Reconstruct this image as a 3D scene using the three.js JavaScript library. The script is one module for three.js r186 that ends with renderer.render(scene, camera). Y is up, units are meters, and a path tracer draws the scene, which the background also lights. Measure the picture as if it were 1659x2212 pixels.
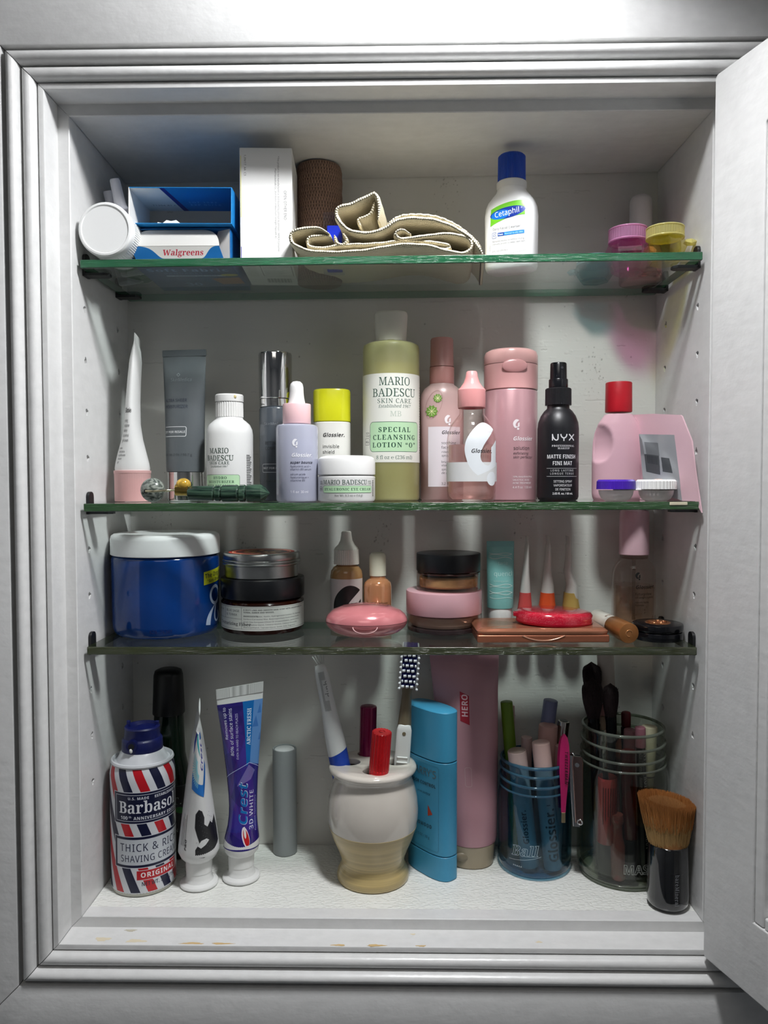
import * as THREE from 'three';
import { RoundedBoxGeometry } from 'three/addons/geometries/RoundedBoxGeometry.js';
import { mergeGeometries, toCreasedNormals, mergeVertices } from 'three/addons/utils/BufferGeometryUtils.js';
import { RectAreaLightUniformsLib } from 'three/addons/lights/RectAreaLightUniformsLib.js';

// ------------------------------------------------------------------ camera, light, exposure (metres)
const scene = new THREE.Scene();
scene.background = new THREE.Color(0x000000);
const camera = new THREE.PerspectiveCamera(67.28, 1659 / 2212, 0.02, 20);
camera.position.set(0, 0.3486, 0.73);
camera.rotation.order = 'YXZ';
camera.rotation.set(-0.0372, 0.0173, -0.0019);
const renderer = new THREE.WebGLRenderer();
renderer.toneMapping = THREE.LinearToneMapping;
renderer.toneMappingExposure = 1.0;
renderer.shadowMap.enabled = true;
RectAreaLightUniformsLib.init();
const LAMP = new THREE.Vector3(0.09, 0.82, 0.33), LAMP_SIDE = 0.085;   // shaded wall lamp over the cabinet, its opal plate turned down
const lampLight = new THREE.RectAreaLight(0xfcfdff, 240, LAMP_SIDE, LAMP_SIDE);
lampLight.position.copy(LAMP);
const LAMP_TILT = -0.33;   // the head is turned a little to the west
lampLight.lookAt(LAMP.x + Math.sin(LAMP_TILT), LAMP.y - Math.cos(LAMP_TILT), LAMP.z);
scene.add(lampLight);
const fillLight = new THREE.RectAreaLight(0xfbfcff, 0.42, 0.6, 0.6);  // fill light added overhead, out of view, to lift the ambient level
fillLight.position.set(-0.1, 1.135, 1.25);
fillLight.lookAt(-0.1, 0, 1.25);
scene.add(fillLight);

// ------------------------------------------------------------------ helpers; shapes are written in millimetres
const MM = 0.001, PI = Math.PI, D = PI / 180;
let seed = 7;
const rnd = () => { seed = (seed * 1664525 + 1013904223) % 4294967296; return seed / 4294967296; };
const rr = (a, b) => a + (b - a) * rnd();
const V = (x, y, z) => new THREE.Vector3(x, y, z);
const taken = {};
const numbered = (n) => { const k = taken[n] = (taken[n] ?? -1) + 1; return k ? n + '_' + String(k).padStart(3, '0') : n; };
const mats = new Map();
function M(color, rough = 0.4, extra = {}) {
  const key = color + '|' + rough + '|' + JSON.stringify(extra);
  if (!mats.has(key)) mats.set(key, new THREE.MeshPhysicalMaterial({ color: new THREE.Color(color), roughness: rough, ...extra }));
  return mats.get(key);
}
const withMap = (map, rough = 0.5, extra = {}) => new THREE.MeshPhysicalMaterial({ map, roughness: rough, ...extra });
const gloss = (c) => M(c, 0.22);
const satin = (c) => M(c, 0.42);
const matt = (c) => M(c, 0.75);
const metal = (c, r = 0.18) => M(c, r, { metalness: 1 });
const clear = (c = '#ffffff', r = 0.03) => M(c, r, { transmission: 1, thickness: 0, side: THREE.DoubleSide });
const frosted = (c, t = 0.5, r = 0.6) => M(c, r, { transmission: t, thickness: 0, side: THREE.DoubleSide });
function thing(name, label, category, [x, y, z] = [0, 0, 0], o = {}) {
  const g = new THREE.Group();
  g.name = numbered(name);
  g.position.set(x * MM, y * MM, z * MM);
  if (o.dir) g.quaternion.setFromUnitVectors(V(0, 1, 0), V(...o.dir).normalize());
  else g.rotation.set(o.rx || 0, o.ry || 0, o.rz || 0, 'YXZ');
  g.userData = { label, category };
  if (o.group) g.userData.group = o.group;
  scene.add(g);
  return g;
}
function part(name, geo, mat, parent, label) {
  const m = new THREE.Mesh(geo, mat);
  m.name = name;
  if (label) m.userData.label = label;
  parent.add(m);
  return m;
}
const S = (g) => g.scale(MM, MM, MM);
const crease = (g, deg = 34) => toCreasedNormals(g.index ? g.toNonIndexed() : g, deg * D);
const merge = (list) => mergeGeometries(list.map((g) => { const n = g.index ? g.toNonIndexed() : g; for (const k of Object.keys(n.attributes)) if (!['position', 'normal', 'uv'].includes(k)) n.deleteAttribute(k); return n; }));
const move = (g, x, y, z) => g.translate(x * MM, y * MM, z * MM);
// turned shapes: [radius, height] pairs
const lathe = (pts, seg = 48, deg = 34) => S(crease(new THREE.LatheGeometry(pts.map(([r, y]) => new THREE.Vector2(Math.max(r, 0.001), y)), seg), deg));
// a rounded cylinder from y0 to y1
const drum = (r, y0, y1, b = 0.6, seg = 48, r2 = r) => lathe([[0, y0], [r - b, y0], [r - b * 0.3, y0 + b * 0.3], [r, y0 + b], [r2, y1 - b], [r2 - b * 0.3, y1 - b * 0.3], [r2 - b, y1], [0, y1]], seg);
// fluted cylinder
function ribbed(r, y0, y1, n, depth, taper = 1, b = 0.8) {
  const rows = [[y0, 1], [y1 - b, taper], [y1, taper * (1 - b / r)]], seg = n * 4, pos = [], idx = [];
  for (const [y, k] of rows) for (let i = 0; i < seg; i++) {
    const a = i / seg * 2 * PI, q = r * k - (i % 4 < 2 ? 0 : depth);
    pos.push(q * Math.sin(a), y, q * Math.cos(a));
  }
  for (let j = 0; j < 2; j++) for (let i = 0; i < seg; i++) { const a = j * seg + i, c = j * seg + (i + 1) % seg; idx.push(a, c, c + seg, a, c + seg, a + seg); }
  for (const [row, up] of [[0, -1], [2, 1]]) { const c = pos.length / 3; pos.push(0, rows[row][0], 0); for (let i = 0; i < seg; i++) { const a = row * seg + i, e = row * seg + (i + 1) % seg; up > 0 ? idx.push(a, e, c) : idx.push(e, a, c); } }
  const g = new THREE.BufferGeometry();
  g.setAttribute('position', new THREE.Float32BufferAttribute(pos, 3));
  g.setAttribute('uv', new THREE.Float32BufferAttribute(new Array(pos.length / 3 * 2).fill(0), 2));
  g.setIndex(idx);
  return S(crease(g, 30));
}
// skinned sections [y, rx, rz, exponent, cx, cz, tilt]; angle 0 looks to +z
const sup = (t, e) => Math.sign(t) * Math.pow(Math.abs(t), 2 / e);
const at = (s, a) => [(s[4] || 0) + s[1] * sup(Math.sin(a), s[3] || 2), s[0] + (s[6] || 0) * s[1] * sup(Math.sin(a), s[3] || 2), (s[5] || 0) + s[2] * sup(Math.cos(a), s[3] || 2)];
function loft(secs, { seg = 48, top = true, bottom = true, deg = 34, bend } = {}) {
  const pos = [], uv = [], idx = [], n = seg + 1;
  secs.forEach((s, j) => { for (let i = 0; i <= seg; i++) { let p = at(s, i / seg * 2 * PI - PI); if (bend) p = bend(p); pos.push(...p); uv.push(i / seg, j / (secs.length - 1)); } });
  for (let j = 0; j + 1 < secs.length; j++) for (let i = 0; i < seg; i++) { const a = j * n + i; idx.push(a, a + 1, a + n + 1, a, a + n + 1, a + n); }
  for (const [on, j, up] of [[bottom, 0, 0], [top, secs.length - 1, 1]]) if (on) {
    const c = pos.length / 3, s = secs[j];
    pos.push(s[4] || 0, s[0], s[5] || 0); uv.push(0.5, up);
    for (let i = 0; i < seg; i++) up ? idx.push(j * n + i, j * n + i + 1, c) : idx.push(j * n + i + 1, j * n + i, c);
  }
  const g = new THREE.BufferGeometry();
  g.setAttribute('position', new THREE.Float32BufferAttribute(pos, 3));
  g.setAttribute('uv', new THREE.Float32BufferAttribute(uv, 2));
  g.setIndex(idx);
  return S(crease(g, deg));
}
const between = (secs, y) => {
  let k = 0;
  while (k + 2 < secs.length && secs[k + 1][0] < y) k++;
  const a = secs[k], b = secs[k + 1], t = Math.min(1, Math.max(0, (y - a[0]) / (b[0] - a[0] || 1)));
  return [y, ...[1, 2, 3, 4, 5, 6].map((i) => { const d = i === 3 ? 2 : 0; return (a[i] ?? d) + ((b[i] ?? d) - (a[i] ?? d)) * t; })];
};
// a printed sheet that follows a skinned body; a0..a1 degrees round it, or x0..x1 across its front
function sheet(secs, y0, y1, a0, a1, off = 0.15, across = false, nu = 28, nv = 14) {
  const pos = [], uv = [], idx = [];
  for (let j = 0; j <= nv; j++) {
    const s = between(secs, y0 + (y1 - y0) * j / nv);
    s[1] += off; s[2] += off;
    for (let i = 0; i <= nu; i++) {
      const t = a0 + (a1 - a0) * i / nu;
      let p;
      if (across) { const q = Math.min(0.999, Math.abs(t / s[1])); p = [s[4] + t, s[0] + s[6] * t, s[5] + s[2] * Math.pow(1 - Math.pow(q, s[3]), 1 / s[3])]; } else p = at(s, t * D);
      pos.push(...p); uv.push(i / nu, j / nv);
    }
  }
  for (let j = 0; j < nv; j++) for (let i = 0; i < nu; i++) { const a = j * (nu + 1) + i; idx.push(a, a + 1, a + nu + 2, a, a + nu + 2, a + nu + 1); }
  const g = new THREE.BufferGeometry();
  g.setAttribute('position', new THREE.Float32BufferAttribute(pos, 3));
  g.setAttribute('uv', new THREE.Float32BufferAttribute(uv, 2));
  g.setIndex(idx);
  g.computeVertexNormals();
  return S(g);
}
const round = (r, y0, y1) => [[y0, r, r], [y1, r, r]];
const box = (w, h, d, b = 0.8) => S(new RoundedBoxGeometry(w, h, d, 3, Math.min(b, w / 2.01, h / 2.01, d / 2.01)));
const tube = (pts, r, seg = 40, rad = 10) => S(new THREE.TubeGeometry(new THREE.CatmullRomCurve3(pts.map((p) => V(...p))), seg, r, rad, false));
const ball = (r, sx = 1, sy = 1, sz = 1) => S(new THREE.SphereGeometry(r, 32, 20).scale(sx, sy, sz));
const disc = (r) => S(new THREE.CircleGeometry(r, 40));
// canvases
function canvas(w, h, draw, bg) {
  const k = Math.min(1, 1300 / Math.max(w, h)), c = document.createElement('canvas'); c.width = Math.round(w * k); c.height = Math.round(h * k);
  const x = c.getContext('2d');
  x.scale(k, k);
  if (bg) { x.fillStyle = bg; x.fillRect(0, 0, w, h); } else x.clearRect(0, 0, w, h);
  draw(x, w, h);
  const t = new THREE.CanvasTexture(c);
  t.colorSpace = THREE.SRGBColorSpace;
  t.magFilter = THREE.LinearFilter;
  return t;
}
function T(c, s, x, y, size, { col = '#222', fam = 'sans-serif', b = 0, al = 'left', it = 0, sp = 0, sx = 1 } = {}) {
  c.save();
  c.translate(x, y); c.transform(sx, 0, it ? -0.22 : 0, 1, 0, 0);
  c.font = (b ? 'bold ' : '') + size + 'px ' + fam;
  c.fillStyle = col; c.textBaseline = 'alphabetic'; c.textAlign = 'left';
  const w = [...s].reduce((t, k) => t + c.measureText(k).width + sp, -sp);
  let q = al === 'center' ? -w / 2 : al === 'right' ? -w : 0;
  if (!sp) c.fillText(s, q, 0); else for (const k of s) { c.fillText(k, q, 0); q += c.measureText(k).width + sp; }
  c.restore();
}
const lines = (c, list, x, y, size, step, o) => list.forEach((s, i) => T(c, s, x, y + i * step, size, o));
const bar = (c, x, y, w, h, col) => { c.fillStyle = col; c.fillRect(x, y, w, h); };
function rounded(c, x, y, w, h, r, fill, stroke, lw = 2) {
  c.beginPath(); c.moveTo(x + r, y); c.arcTo(x + w, y, x + w, y + h, r); c.arcTo(x + w, y + h, x, y + h, r); c.arcTo(x, y + h, x, y, r); c.arcTo(x, y, x + w, y, r); c.closePath();
  if (fill) { c.fillStyle = fill; c.fill(); }
  if (stroke) { c.strokeStyle = stroke; c.lineWidth = lw; c.stroke(); }
}
function crescent(c, x, y, s, col, dot = true) {   // the crescent letter G emblem, s pixels high
  c.save(); c.translate(x, y); c.scale(s / 540, s / 540); c.translate(-460, -920);
  c.fillStyle = col; c.beginPath();
  c.moveTo(770, 985); c.quadraticCurveTo(650, 890, 560, 970); c.quadraticCurveTo(430, 1085, 478, 1230); c.quadraticCurveTo(500, 1320, 575, 1372);
  c.lineTo(785, 1290); c.lineTo(785, 1075); c.lineTo(705, 1140); c.lineTo(705, 1245); c.quadraticCurveTo(690, 1305, 640, 1285); c.quadraticCurveTo(585, 1250, 600, 1190); c.quadraticCurveTo(620, 1090, 770, 985); c.fill();
  if (dot) { c.beginPath(); c.arc(715, 1400, 58, 0, 7); c.fill(); }
  c.restore();
}
const ink = (t, rough = 0.5) => withMap(t, rough, { transparent: true, side: THREE.DoubleSide });
const paper = (t, rough = 0.5) => withMap(t, rough, { side: THREE.DoubleSide });
// value noise for grain and relief
function field(n, oct, sx, sy, sd) {
  const out = new Float32Array(n * n);
  let amp = 1, tot = 0;
  for (let o = 0; o < oct; o++) {
    const fx = Math.round(sx * 2 ** o), fy = Math.round(sy * 2 ** o), g = new Float32Array(fx * fy);
    let q = sd + o * 977;
    for (let i = 0; i < g.length; i++) { q = (q * 1664525 + 1013904223) % 4294967296; g[i] = q / 4294967296; }
    for (let y = 0; y < n; y++) for (let x = 0; x < n; x++) {
      const u = x / n * fx, v = y / n * fy, i = u | 0, j = v | 0; let a = u - i, b = v - j; a = a * a * (3 - 2 * a); b = b * b * (3 - 2 * b);
      const i1 = (i + 1) % fx, j1 = (j + 1) % fy;
      out[y * n + x] += amp * ((g[j * fx + i] * (1 - a) + g[j * fx + i1] * a) * (1 - b) + (g[j1 * fx + i] * (1 - a) + g[j1 * fx + i1] * a) * b);
    }
    tot += amp; amp *= 0.5;
  }
  for (let i = 0; i < out.length; i++) out[i] /= tot;
  return out;
}
function grey(f, n, map = (v) => v, srgb) {
  const d = new Uint8Array(n * n * 4);
  for (let i = 0; i < n * n; i++) { const v = map(f[i], i); if (Array.isArray(v)) { d[i * 4] = v[0]; d[i * 4 + 1] = v[1]; d[i * 4 + 2] = v[2]; } else d[i * 4] = d[i * 4 + 1] = d[i * 4 + 2] = Math.max(0, Math.min(255, v * 255)); d[i * 4 + 3] = 255; }
  const t = new THREE.DataTexture(d, n, n);
  t.wrapS = t.wrapT = THREE.RepeatWrapping; t.magFilter = THREE.LinearFilter;
  if (srgb) t.colorSpace = THREE.SRGBColorSpace;
  t.needsUpdate = true;
  return t;
}
const scaled = (t, u, v) => { const k = t.clone(); k.repeat.set(u, v); k.needsUpdate = true; return k; };
function metreUV(g, ax = 'auto') {   // box projection, one texture unit per metre
  g = g.index ? g.toNonIndexed() : g;
  const p = g.attributes.position, uv = [], a = V(0, 0, 0), b = V(0, 0, 0), c = V(0, 0, 0), n = V(0, 0, 0);
  for (let i = 0; i < p.count; i += 3) {
    a.fromBufferAttribute(p, i); b.fromBufferAttribute(p, i + 1); c.fromBufferAttribute(p, i + 2);
    n.copy(b).sub(a).cross(c.clone().sub(a));
    const X = Math.abs(n.x), Y = Math.abs(n.y), Z = Math.abs(n.z);
    for (const q of [a, b, c]) X > Y && X > Z ? uv.push(q.z, q.y) : Y > Z ? uv.push(q.x, q.z) : uv.push(q.x, q.y);
  }
  g.setAttribute('uv', new THREE.Float32BufferAttribute(uv, 2));
  return g;
}
function struct(name, geo, mat, label) {
  const m = new THREE.Mesh(geo, mat);
  m.name = name; m.userData = { kind: 'structure', label };
  scene.add(m);
  return m;
}

// ------------------------------------------------------------------ painted surfaces
const XL = -254.6, XR = 242.3, YT = 633.9, ZF = 125.7;
const N = 512, fBrush = field(N, 5, 10, 40, 11), fGrain = field(N, 5, 24, 24, 23), fFine = field(N, 4, 64, 64, 31);
const paintRelief = grey(fGrain, N, (v, i) => 0.45 * v + 0.35 * fBrush[i] + 0.2 * fFine[i]);
const paintTone = grey(fGrain, N, (v, i) => { const k = 216 + 10 * (v - 0.5) + 8 * (fBrush[i] - 0.5); return [k, k, k - 1]; }, true);
const paintMat = (rough = 0.38, bump = 0.0011, rep = 3.3) => new THREE.MeshPhysicalMaterial({ map: scaled(paintTone, rep, rep), roughness: rough, bumpMap: scaled(paintRelief, rep, rep), bumpScale: bump });
const paint = paintMat(0.36, 0.0004, 5), paintTrim = paintMat(0.3, 0.00035, 6), paintWall = paintMat(0.6, 0.0003, 2);
paintWall.color.set('#f5f9ff');
// back board: paint over old boards, with fine level cracks, flecks and pock marks
function backBoard() {
  const w = 1000, h = 1280, marks = [];
  let s2 = 99; const r2 = () => { s2 = (s2 * 1664525 + 1013904223) % 4294967296; return s2 / 4294967296; };
  for (let i = 0; i < 230; i++) marks.push(['crack', r2() * w, (0.02 + 0.96 * r2()) * h, 8 + 95 * r2() * r2() * r2(), 0.12 + 0.5 * r2() * r2()]);
  for (let k = 0; k < 16; k++) { const cx = (k < 9 ? 0.5 + 0.5 * r2() : r2()) * w, cy = r2() * h; for (let i = 0; i < 46; i++) marks.push(['fleck', cx + 26 * (r2() + r2() - 1), cy + 60 * (r2() + r2() - 1), 0.4 + 1.3 * r2() * r2(), 0.15 + 0.5 * r2()]); }
  for (let i = 0; i < 150; i++) marks.push(['fleck', r2() * w, r2() * h, 0.4 + 0.8 * r2(), 0.5]);
  const draw = (c, dark, wide) => {
    for (const [k, x, y, l, o] of marks) {
      c.globalAlpha = o;
      if (k === 'crack') { c.strokeStyle = dark; c.lineWidth = wide; c.beginPath(); c.moveTo(x, y); for (let t = 1; t <= 5; t++) c.lineTo(x + l * t / 5, y + 0.7 * Math.sin(x + t * 2.1)); c.stroke(); } else { c.fillStyle = dark; c.beginPath(); c.ellipse(x, y, l, l * 1.5, 0.4, 0, 7); c.fill(); }
    }
    c.globalAlpha = 1;
  };
  const tone = canvas(w, h, (c) => { draw(c, '#77746e', 0.9); c.strokeStyle = '#3b3936'; c.lineWidth = 1.4; c.globalAlpha = 1; }, '#d6d5d0');
  const relief = canvas(w, h, (c) => { for (let i = 0; i < 5000; i++) { c.globalAlpha = 0.12; c.fillStyle = r2() < 0.5 ? '#fff' : '#555'; c.fillRect(r2() * w, r2() * h, 6 + 40 * r2(), 1 + 2 * r2()); } for (let i = 0; i < 2600; i++) { c.globalAlpha = 0.25; c.fillStyle = r2() < 0.6 ? '#fff' : '#444'; c.beginPath(); c.arc((0.35 + 0.65 * r2()) * w, r2() * h, 0.8 + 2.2 * r2(), 0, 7); c.fill(); } draw(c, '#000', 2); }, '#999');
  return new THREE.MeshPhysicalMaterial({ map: tone, roughness: 0.42, bumpMap: relief, bumpScale: 0.0006 });
}
{
  const g = box(XR - XL + 20, YT + 20, 12, 0.2);
  const p = g.attributes.position, uv = g.attributes.uv;
  for (let i = 0; i < p.count; i++) uv.setXY(i, p.getX(i) / ((XR - XL + 20) * MM) + 0.5, p.getY(i) / ((YT + 20) * MM) + 0.5);
  const m = struct('wall_back', g, backBoard(), 'grey-white painted back board of the cabinet with fine level cracks');
  m.position.set((XL + XR) / 2 * MM, (YT / 2) * MM, -6 * MM);
}
// side boards drilled with two columns of peg holes
const HOLES_L = [[101.3, 490.9], [101.1, 449], [100, 407.6], [99.6, 369.7], [99.8, 294.4], [100.4, 256.4], [100.7, 177.6], [100.3, 139.3], [99.9, 100.1], [27.6, 489.1], [25.6, 451.2], [24.9, 412], [27.2, 180.2], [27.5, 141.8], [26, 298], [26, 257], [26, 101]];
const HOLES_R = [[99.7, 490.6], [100.1, 452.4], [100.4, 414], [100.8, 374], [101.5, 296.3], [100.5, 182], [100.9, 141.4], [100, 257], [25.8, 491.3], [24.7, 452.1], [24.8, 414.1], [23.8, 298.3], [25.2, 257.7], [27.7, 182.3], [30.2, 143.7], [26, 101]];
const rawWood = M('#b08d62', 0.85);
for (const [side, x, dirn, holes] of [['left', XL, -1, HOLES_L], ['right', XR, 1, HOLES_R]]) {
  const f = dirn < 0 ? 1 : -1, sh = new THREE.Shape();
  sh.moveTo(f * -1, -4); sh.lineTo(f * (ZF - 1.5), -4); sh.lineTo(f * (ZF - 1.5), YT + 3); sh.lineTo(f * -1, YT + 3); sh.closePath();
  for (const [z, y] of holes) { const q = new THREE.Path(); for (let i = 0; i < 14; i++) { const a = i / 14 * 2 * PI, r = 2.5 + 0.5 * Math.sin(3 * a + y) + 0.3 * Math.sin(5 * a + z); (i ? q.lineTo : q.moveTo).call(q, f * z + r * Math.cos(a), y + 1.15 * r * Math.sin(a)); } q.closePath(); sh.holes.push(q); }
  const g = new THREE.ExtrudeGeometry(sh, { depth: 9, bevelEnabled: false });
  g.rotateY(-f * PI / 2);
  const w = struct('wall_' + side, metreUV(S(g)), paint, `white painted ${side === 'left' ? 'side board beside the blue jar' : 'side board beside the open door'}, drilled with peg holes`);
  w.position.x = x * MM;
  // bare wood at the bottom of the bores
  part('bore_backing', move(box(2, YT, ZF - 4, 0.2), dirn * 10, YT / 2, ZF / 2 - 2), rawWood, w);
}
// top board, a hair lower at its left rear, so that a crooked crack stays open round it
{
  const sh = new THREE.Shape(); sh.moveTo(XL + 0.5, 0.9); sh.lineTo(XR - 0.3, 0.7); sh.lineTo(XR - 0.3, ZF - 1.5); sh.lineTo(XL + 0.7, ZF - 1.5); sh.closePath();
  const g = new THREE.ExtrudeGeometry(sh, { depth: 10, bevelEnabled: false }); g.rotateX(PI / 2); g.translate(0, 10, 0);
  const p = g.attributes.position; for (let i = 0; i < p.count; i++) { const t = (p.getX(i) - XL) / (XR - XL), k = 1 - p.getZ(i) / ZF; p.setY(i, p.getY(i) + k * (-4 + 7 * t)); }
  const m = struct('ceiling', metreUV(S(g)), paint, 'white painted top board of the cabinet');
  m.position.y = YT * MM;
}
// bottom board and the embossed shelf paper on it
{
  const board = struct('trim_sill_board', metreUV(box(XR - XL, 6, ZF - 1, 0.8)), paintTrim, 'white painted bottom board of the cabinet');
  board.position.set((XL + XR) / 2 * MM, -4.2 * MM, (ZF / 2) * MM);
  const n = 512, pebble = new Float32Array(n * n).fill(0);
  let s3 = 5; const r3 = () => { s3 = (s3 * 1664525 + 1013904223) % 4294967296; return s3 / 4294967296; };
  for (let k = 0; k < 1500; k++) { const cx = r3() * n, cy = r3() * n, a = 5 + 9 * r3(), b = 3 + 4 * r3(), hgt = 0.5 + 0.5 * r3(); for (let y = -10; y <= 10; y++) for (let x = -16; x <= 16; x++) { const q = (x / a) ** 2 + (y / b) ** 2; if (q < 1) { const i = ((Math.floor(cy + y) + n) % n) * n + (Math.floor(cx + x) + n) % n; pebble[i] = Math.max(pebble[i], hgt * (1 - q)); } } }
  const m = new THREE.MeshPhysicalMaterial({ color: '#e6e7e2', roughness: 0.32, bumpMap: scaled(grey(pebble, n), 9, 9), bumpScale: 0.00045 });
  const sh = new THREE.Shape(); sh.moveTo(XL + 0.6, 0.5); sh.lineTo(XR - 0.4, 0.5);
  for (let i = 0; i <= 60; i++) sh.lineTo(XR - 0.4 - (XR - XL - 1) * i / 60, -(ZF - 2.2 + 0.7 * Math.sin(i * 1.7) + 0.5 * Math.sin(i * 0.6)));
  sh.closePath();
  const pts = sh.getPoints().map((p) => [p.x, Math.abs(p.y)]), s4 = new THREE.Shape(pts.map(([x, z]) => new THREE.Vector2(x, -z)));
  const g = new THREE.ExtrudeGeometry(s4, { depth: 1.2, bevelEnabled: false }); g.rotateX(-PI / 2); g.translate(0, -1.2, 0);
  struct('floor', metreUV(S(g)), m, 'white embossed shelf paper lining the cabinet bottom');
  // torn brown paper edge along the front
  const e = []; for (let i = 0; i < 40; i++) if (i % 9 !== 5) e.push(move(box((XR - XL) / 40 + 0.4, 0.9, 0.7, 0.2), XL + (i + 0.5) * (XR - XL) / 40, -0.75 - 0.2 * (i % 3), ZF - 1.6 + 0.6 * Math.sin(i * 2.2)));
  struct('trim_paper_edge', merge(e), M('#8d7460', 0.9), 'torn brown edge of the shelf paper along the sill');
}
// frame: profile points [distance outwards from the opening, z]; four mitred pieces each
const arc = (d0, d1, z0, h) => Array.from({ length: 11 }, (_, i) => { const a = PI * i / 10; return [(d0 + d1) / 2 - (d1 - d0) / 2 * Math.cos(a), z0 + h * Math.sin(a)]; });
const STOP = [[-0.2, 112], [0, ZF - 0.6], [0.6, ZF], [9.2, ZF]];
const JAMB = [[9, ZF - 3], [9, 147.8], [9.4, 148.7], [10.2, 149], [13, 149], [13.6, 148.4], [13.7, 140]];
const CASING = [[14.3, 142], [14.3, 149.6], ...arc(14.6, 24, 149.8, 5.6), [24.2, 150.4], ...arc(24.4, 34.6, 150.6, 9.4), [35, 150.4], [36.6, 150.4], [36.8, 157.4], [37.6, 158], [94, 158], [96, 157], [96.5, 134]];
function framePiece(profile, side, gap) {
  const pos = [], idx = [], pt = ([d, z], end) => {
    const l = XL - d, r = XR + d, b = -d, t = YT + d, g = gap;
    return side === 'top' ? [end ? r - g : l + g, t, z] : side === 'bottom' ? [end ? r - g : l + g, b, z] : side === 'left' ? [l, end ? t - g : b + g, z] : [r, end ? t - g : b + g, z];
  };
  const NS = 24;
  for (const q of profile) for (let i = 0; i <= NS; i++) { const a = pt(q, 0), c = pt(q, 1), t = i / NS; pos.push(a[0] + (c[0] - a[0]) * t, a[1] + (c[1] - a[1]) * t, a[2]); }
  for (let j = 0; j + 1 < profile.length; j++) for (let i = 0; i < NS; i++) { const a = j * (NS + 1) + i, b = a + NS + 1; side === 'top' || side === 'right' ? idx.push(a, a + 1, b + 1, a, b + 1, b) : idx.push(a, b + 1, a + 1, a, b, b + 1); }
  const g = new THREE.BufferGeometry();
  g.setAttribute('position', new THREE.Float32BufferAttribute(pos, 3)); g.setIndex(idx);
  return S(crease(metreUV(g), 40));
}
// worn paint: chips down to old cream paint and wood along the lower ledge
const chipMat = M('#c9ab78', 0.8), creamMat = M('#d8cdb4', 0.7);
let trimNo = 1;
const SIDE_WORDS = { top: 'over the cabinet opening', bottom: 'under the cabinet opening', left: 'beside the shaving cream can', right: 'behind the open door' };
for (const [prof, gap, what] of [[STOP, 0.15, 'narrow white painted door stop'], [JAMB, 0.2, 'white painted jamb strip'], [CASING, 0.35, 'white painted casing with two round beads']])
  for (const side of ['top', 'bottom', 'left', 'right']) {
    const g = framePiece(prof, side, gap);
    const uv = g.attributes.uv; for (let i = 0; i < uv.count; i++) uv.setXY(i, uv.getX(i) * MM, uv.getY(i) * MM);
    const t = struct('trim_' + trimNo++, g, paintTrim, `${what} ${SIDE_WORDS[side]}`);
    if (prof === JAMB && side === 'bottom') {
      for (const [x, z, w, d, m] of [[-232, 142, 12, 5, creamMat], [-205, 144, 16, 4, creamMat], [-160, 146.5, 17, 2.4, chipMat], [-137, 146.5, 16, 2.2, chipMat], [-46, 147.2, 11, 2, chipMat], [-17, 147.2, 14, 2.6, chipMat], [18, 147.3, 8, 1.6, chipMat], [12, 132, 4, 2, creamMat], [110, 141, 5, 2.4, creamMat], [-214, 130, 9, 3, M('#b9b3a2', 0.8)]]) {
        const sh = new THREE.Shape(); for (let i = 0; i < 16; i++) { const a = i / 16 * 2 * PI, k = 1 + 0.22 * Math.sin(3 * a + x) + 0.15 * Math.sin(7 * a + z); (i ? sh.lineTo : sh.moveTo).call(sh, x + w / 2 * k * Math.cos(a), -z + d / 2 * k * Math.sin(a)); }
        const q = new THREE.ExtrudeGeometry(sh, { depth: 0.15, bevelEnabled: false }); q.rotateX(-PI / 2); q.translate(0, -9.05, 0);
        part('paint_chip', S(q), m, t);
      }
    }
  }
// ------------------------------------------------------------------ the bathroom round the cabinet
const RX0 = -1.05, RX1 = 1.0, RY0 = -1.2, RY1 = 1.15, RZ1 = 2.05;
function slab(name, x0, x1, y0, y1, z0, z1, mat, label) {
  const m = struct(name, metreUV(new THREE.BoxGeometry(x1 - x0, y1 - y0, z1 - z0)), mat, label);
  m.position.set((x0 + x1) / 2, (y0 + y1) / 2, (z0 + z1) / 2);
  return m;
}
const HX0 = (XL - 20) * MM, HX1 = (XR + 20) * MM, HY0 = -0.02, HY1 = (YT + 20) * MM;
slab('wall_front_west', RX0, HX0, RY0, RY1, -0.03, 0.138, paintWall, 'plain painted bathroom wall west of the cabinet');
slab('wall_front_east', HX1, RX1, RY0, RY1, -0.03, 0.138, paintWall, 'plain painted bathroom wall east of the cabinet');
slab('wall_front_lower', HX0, HX1, RY0, HY0, -0.03, 0.138, paintWall, 'plain painted bathroom wall under the cabinet');
slab('wall_front_upper', HX0, HX1, HY1, RY1, -0.03, 0.138, paintWall, 'plain painted bathroom wall over the cabinet');
slab('wall_west', RX0 - 0.08, RX0, RY0, RY1, -0.03, RZ1, paintWall, 'plain bathroom side wall to the west');
slab('wall_east', RX1, RX1 + 0.08, RY0, RY1, -0.03, RZ1, paintWall, 'plain bathroom side wall to the east');
slab('wall_rear', RX0 - 0.08, RX1 + 0.08, RY0, RY1, RZ1, RZ1 + 0.08, paintWall, 'plain bathroom wall behind the photographer');
slab('floor_bathroom', RX0 - 0.08, RX1 + 0.08, RY0 - 0.08, RY0, -0.03, RZ1 + 0.08, M('#85898c', 0.5), 'grey bathroom floor');
slab('ceiling_bathroom', RX0 - 0.08, RX1 + 0.08, RY1, RY1 + 0.08, -0.03, RZ1 + 0.08, paintWall, 'plain white bathroom ceiling');
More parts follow.
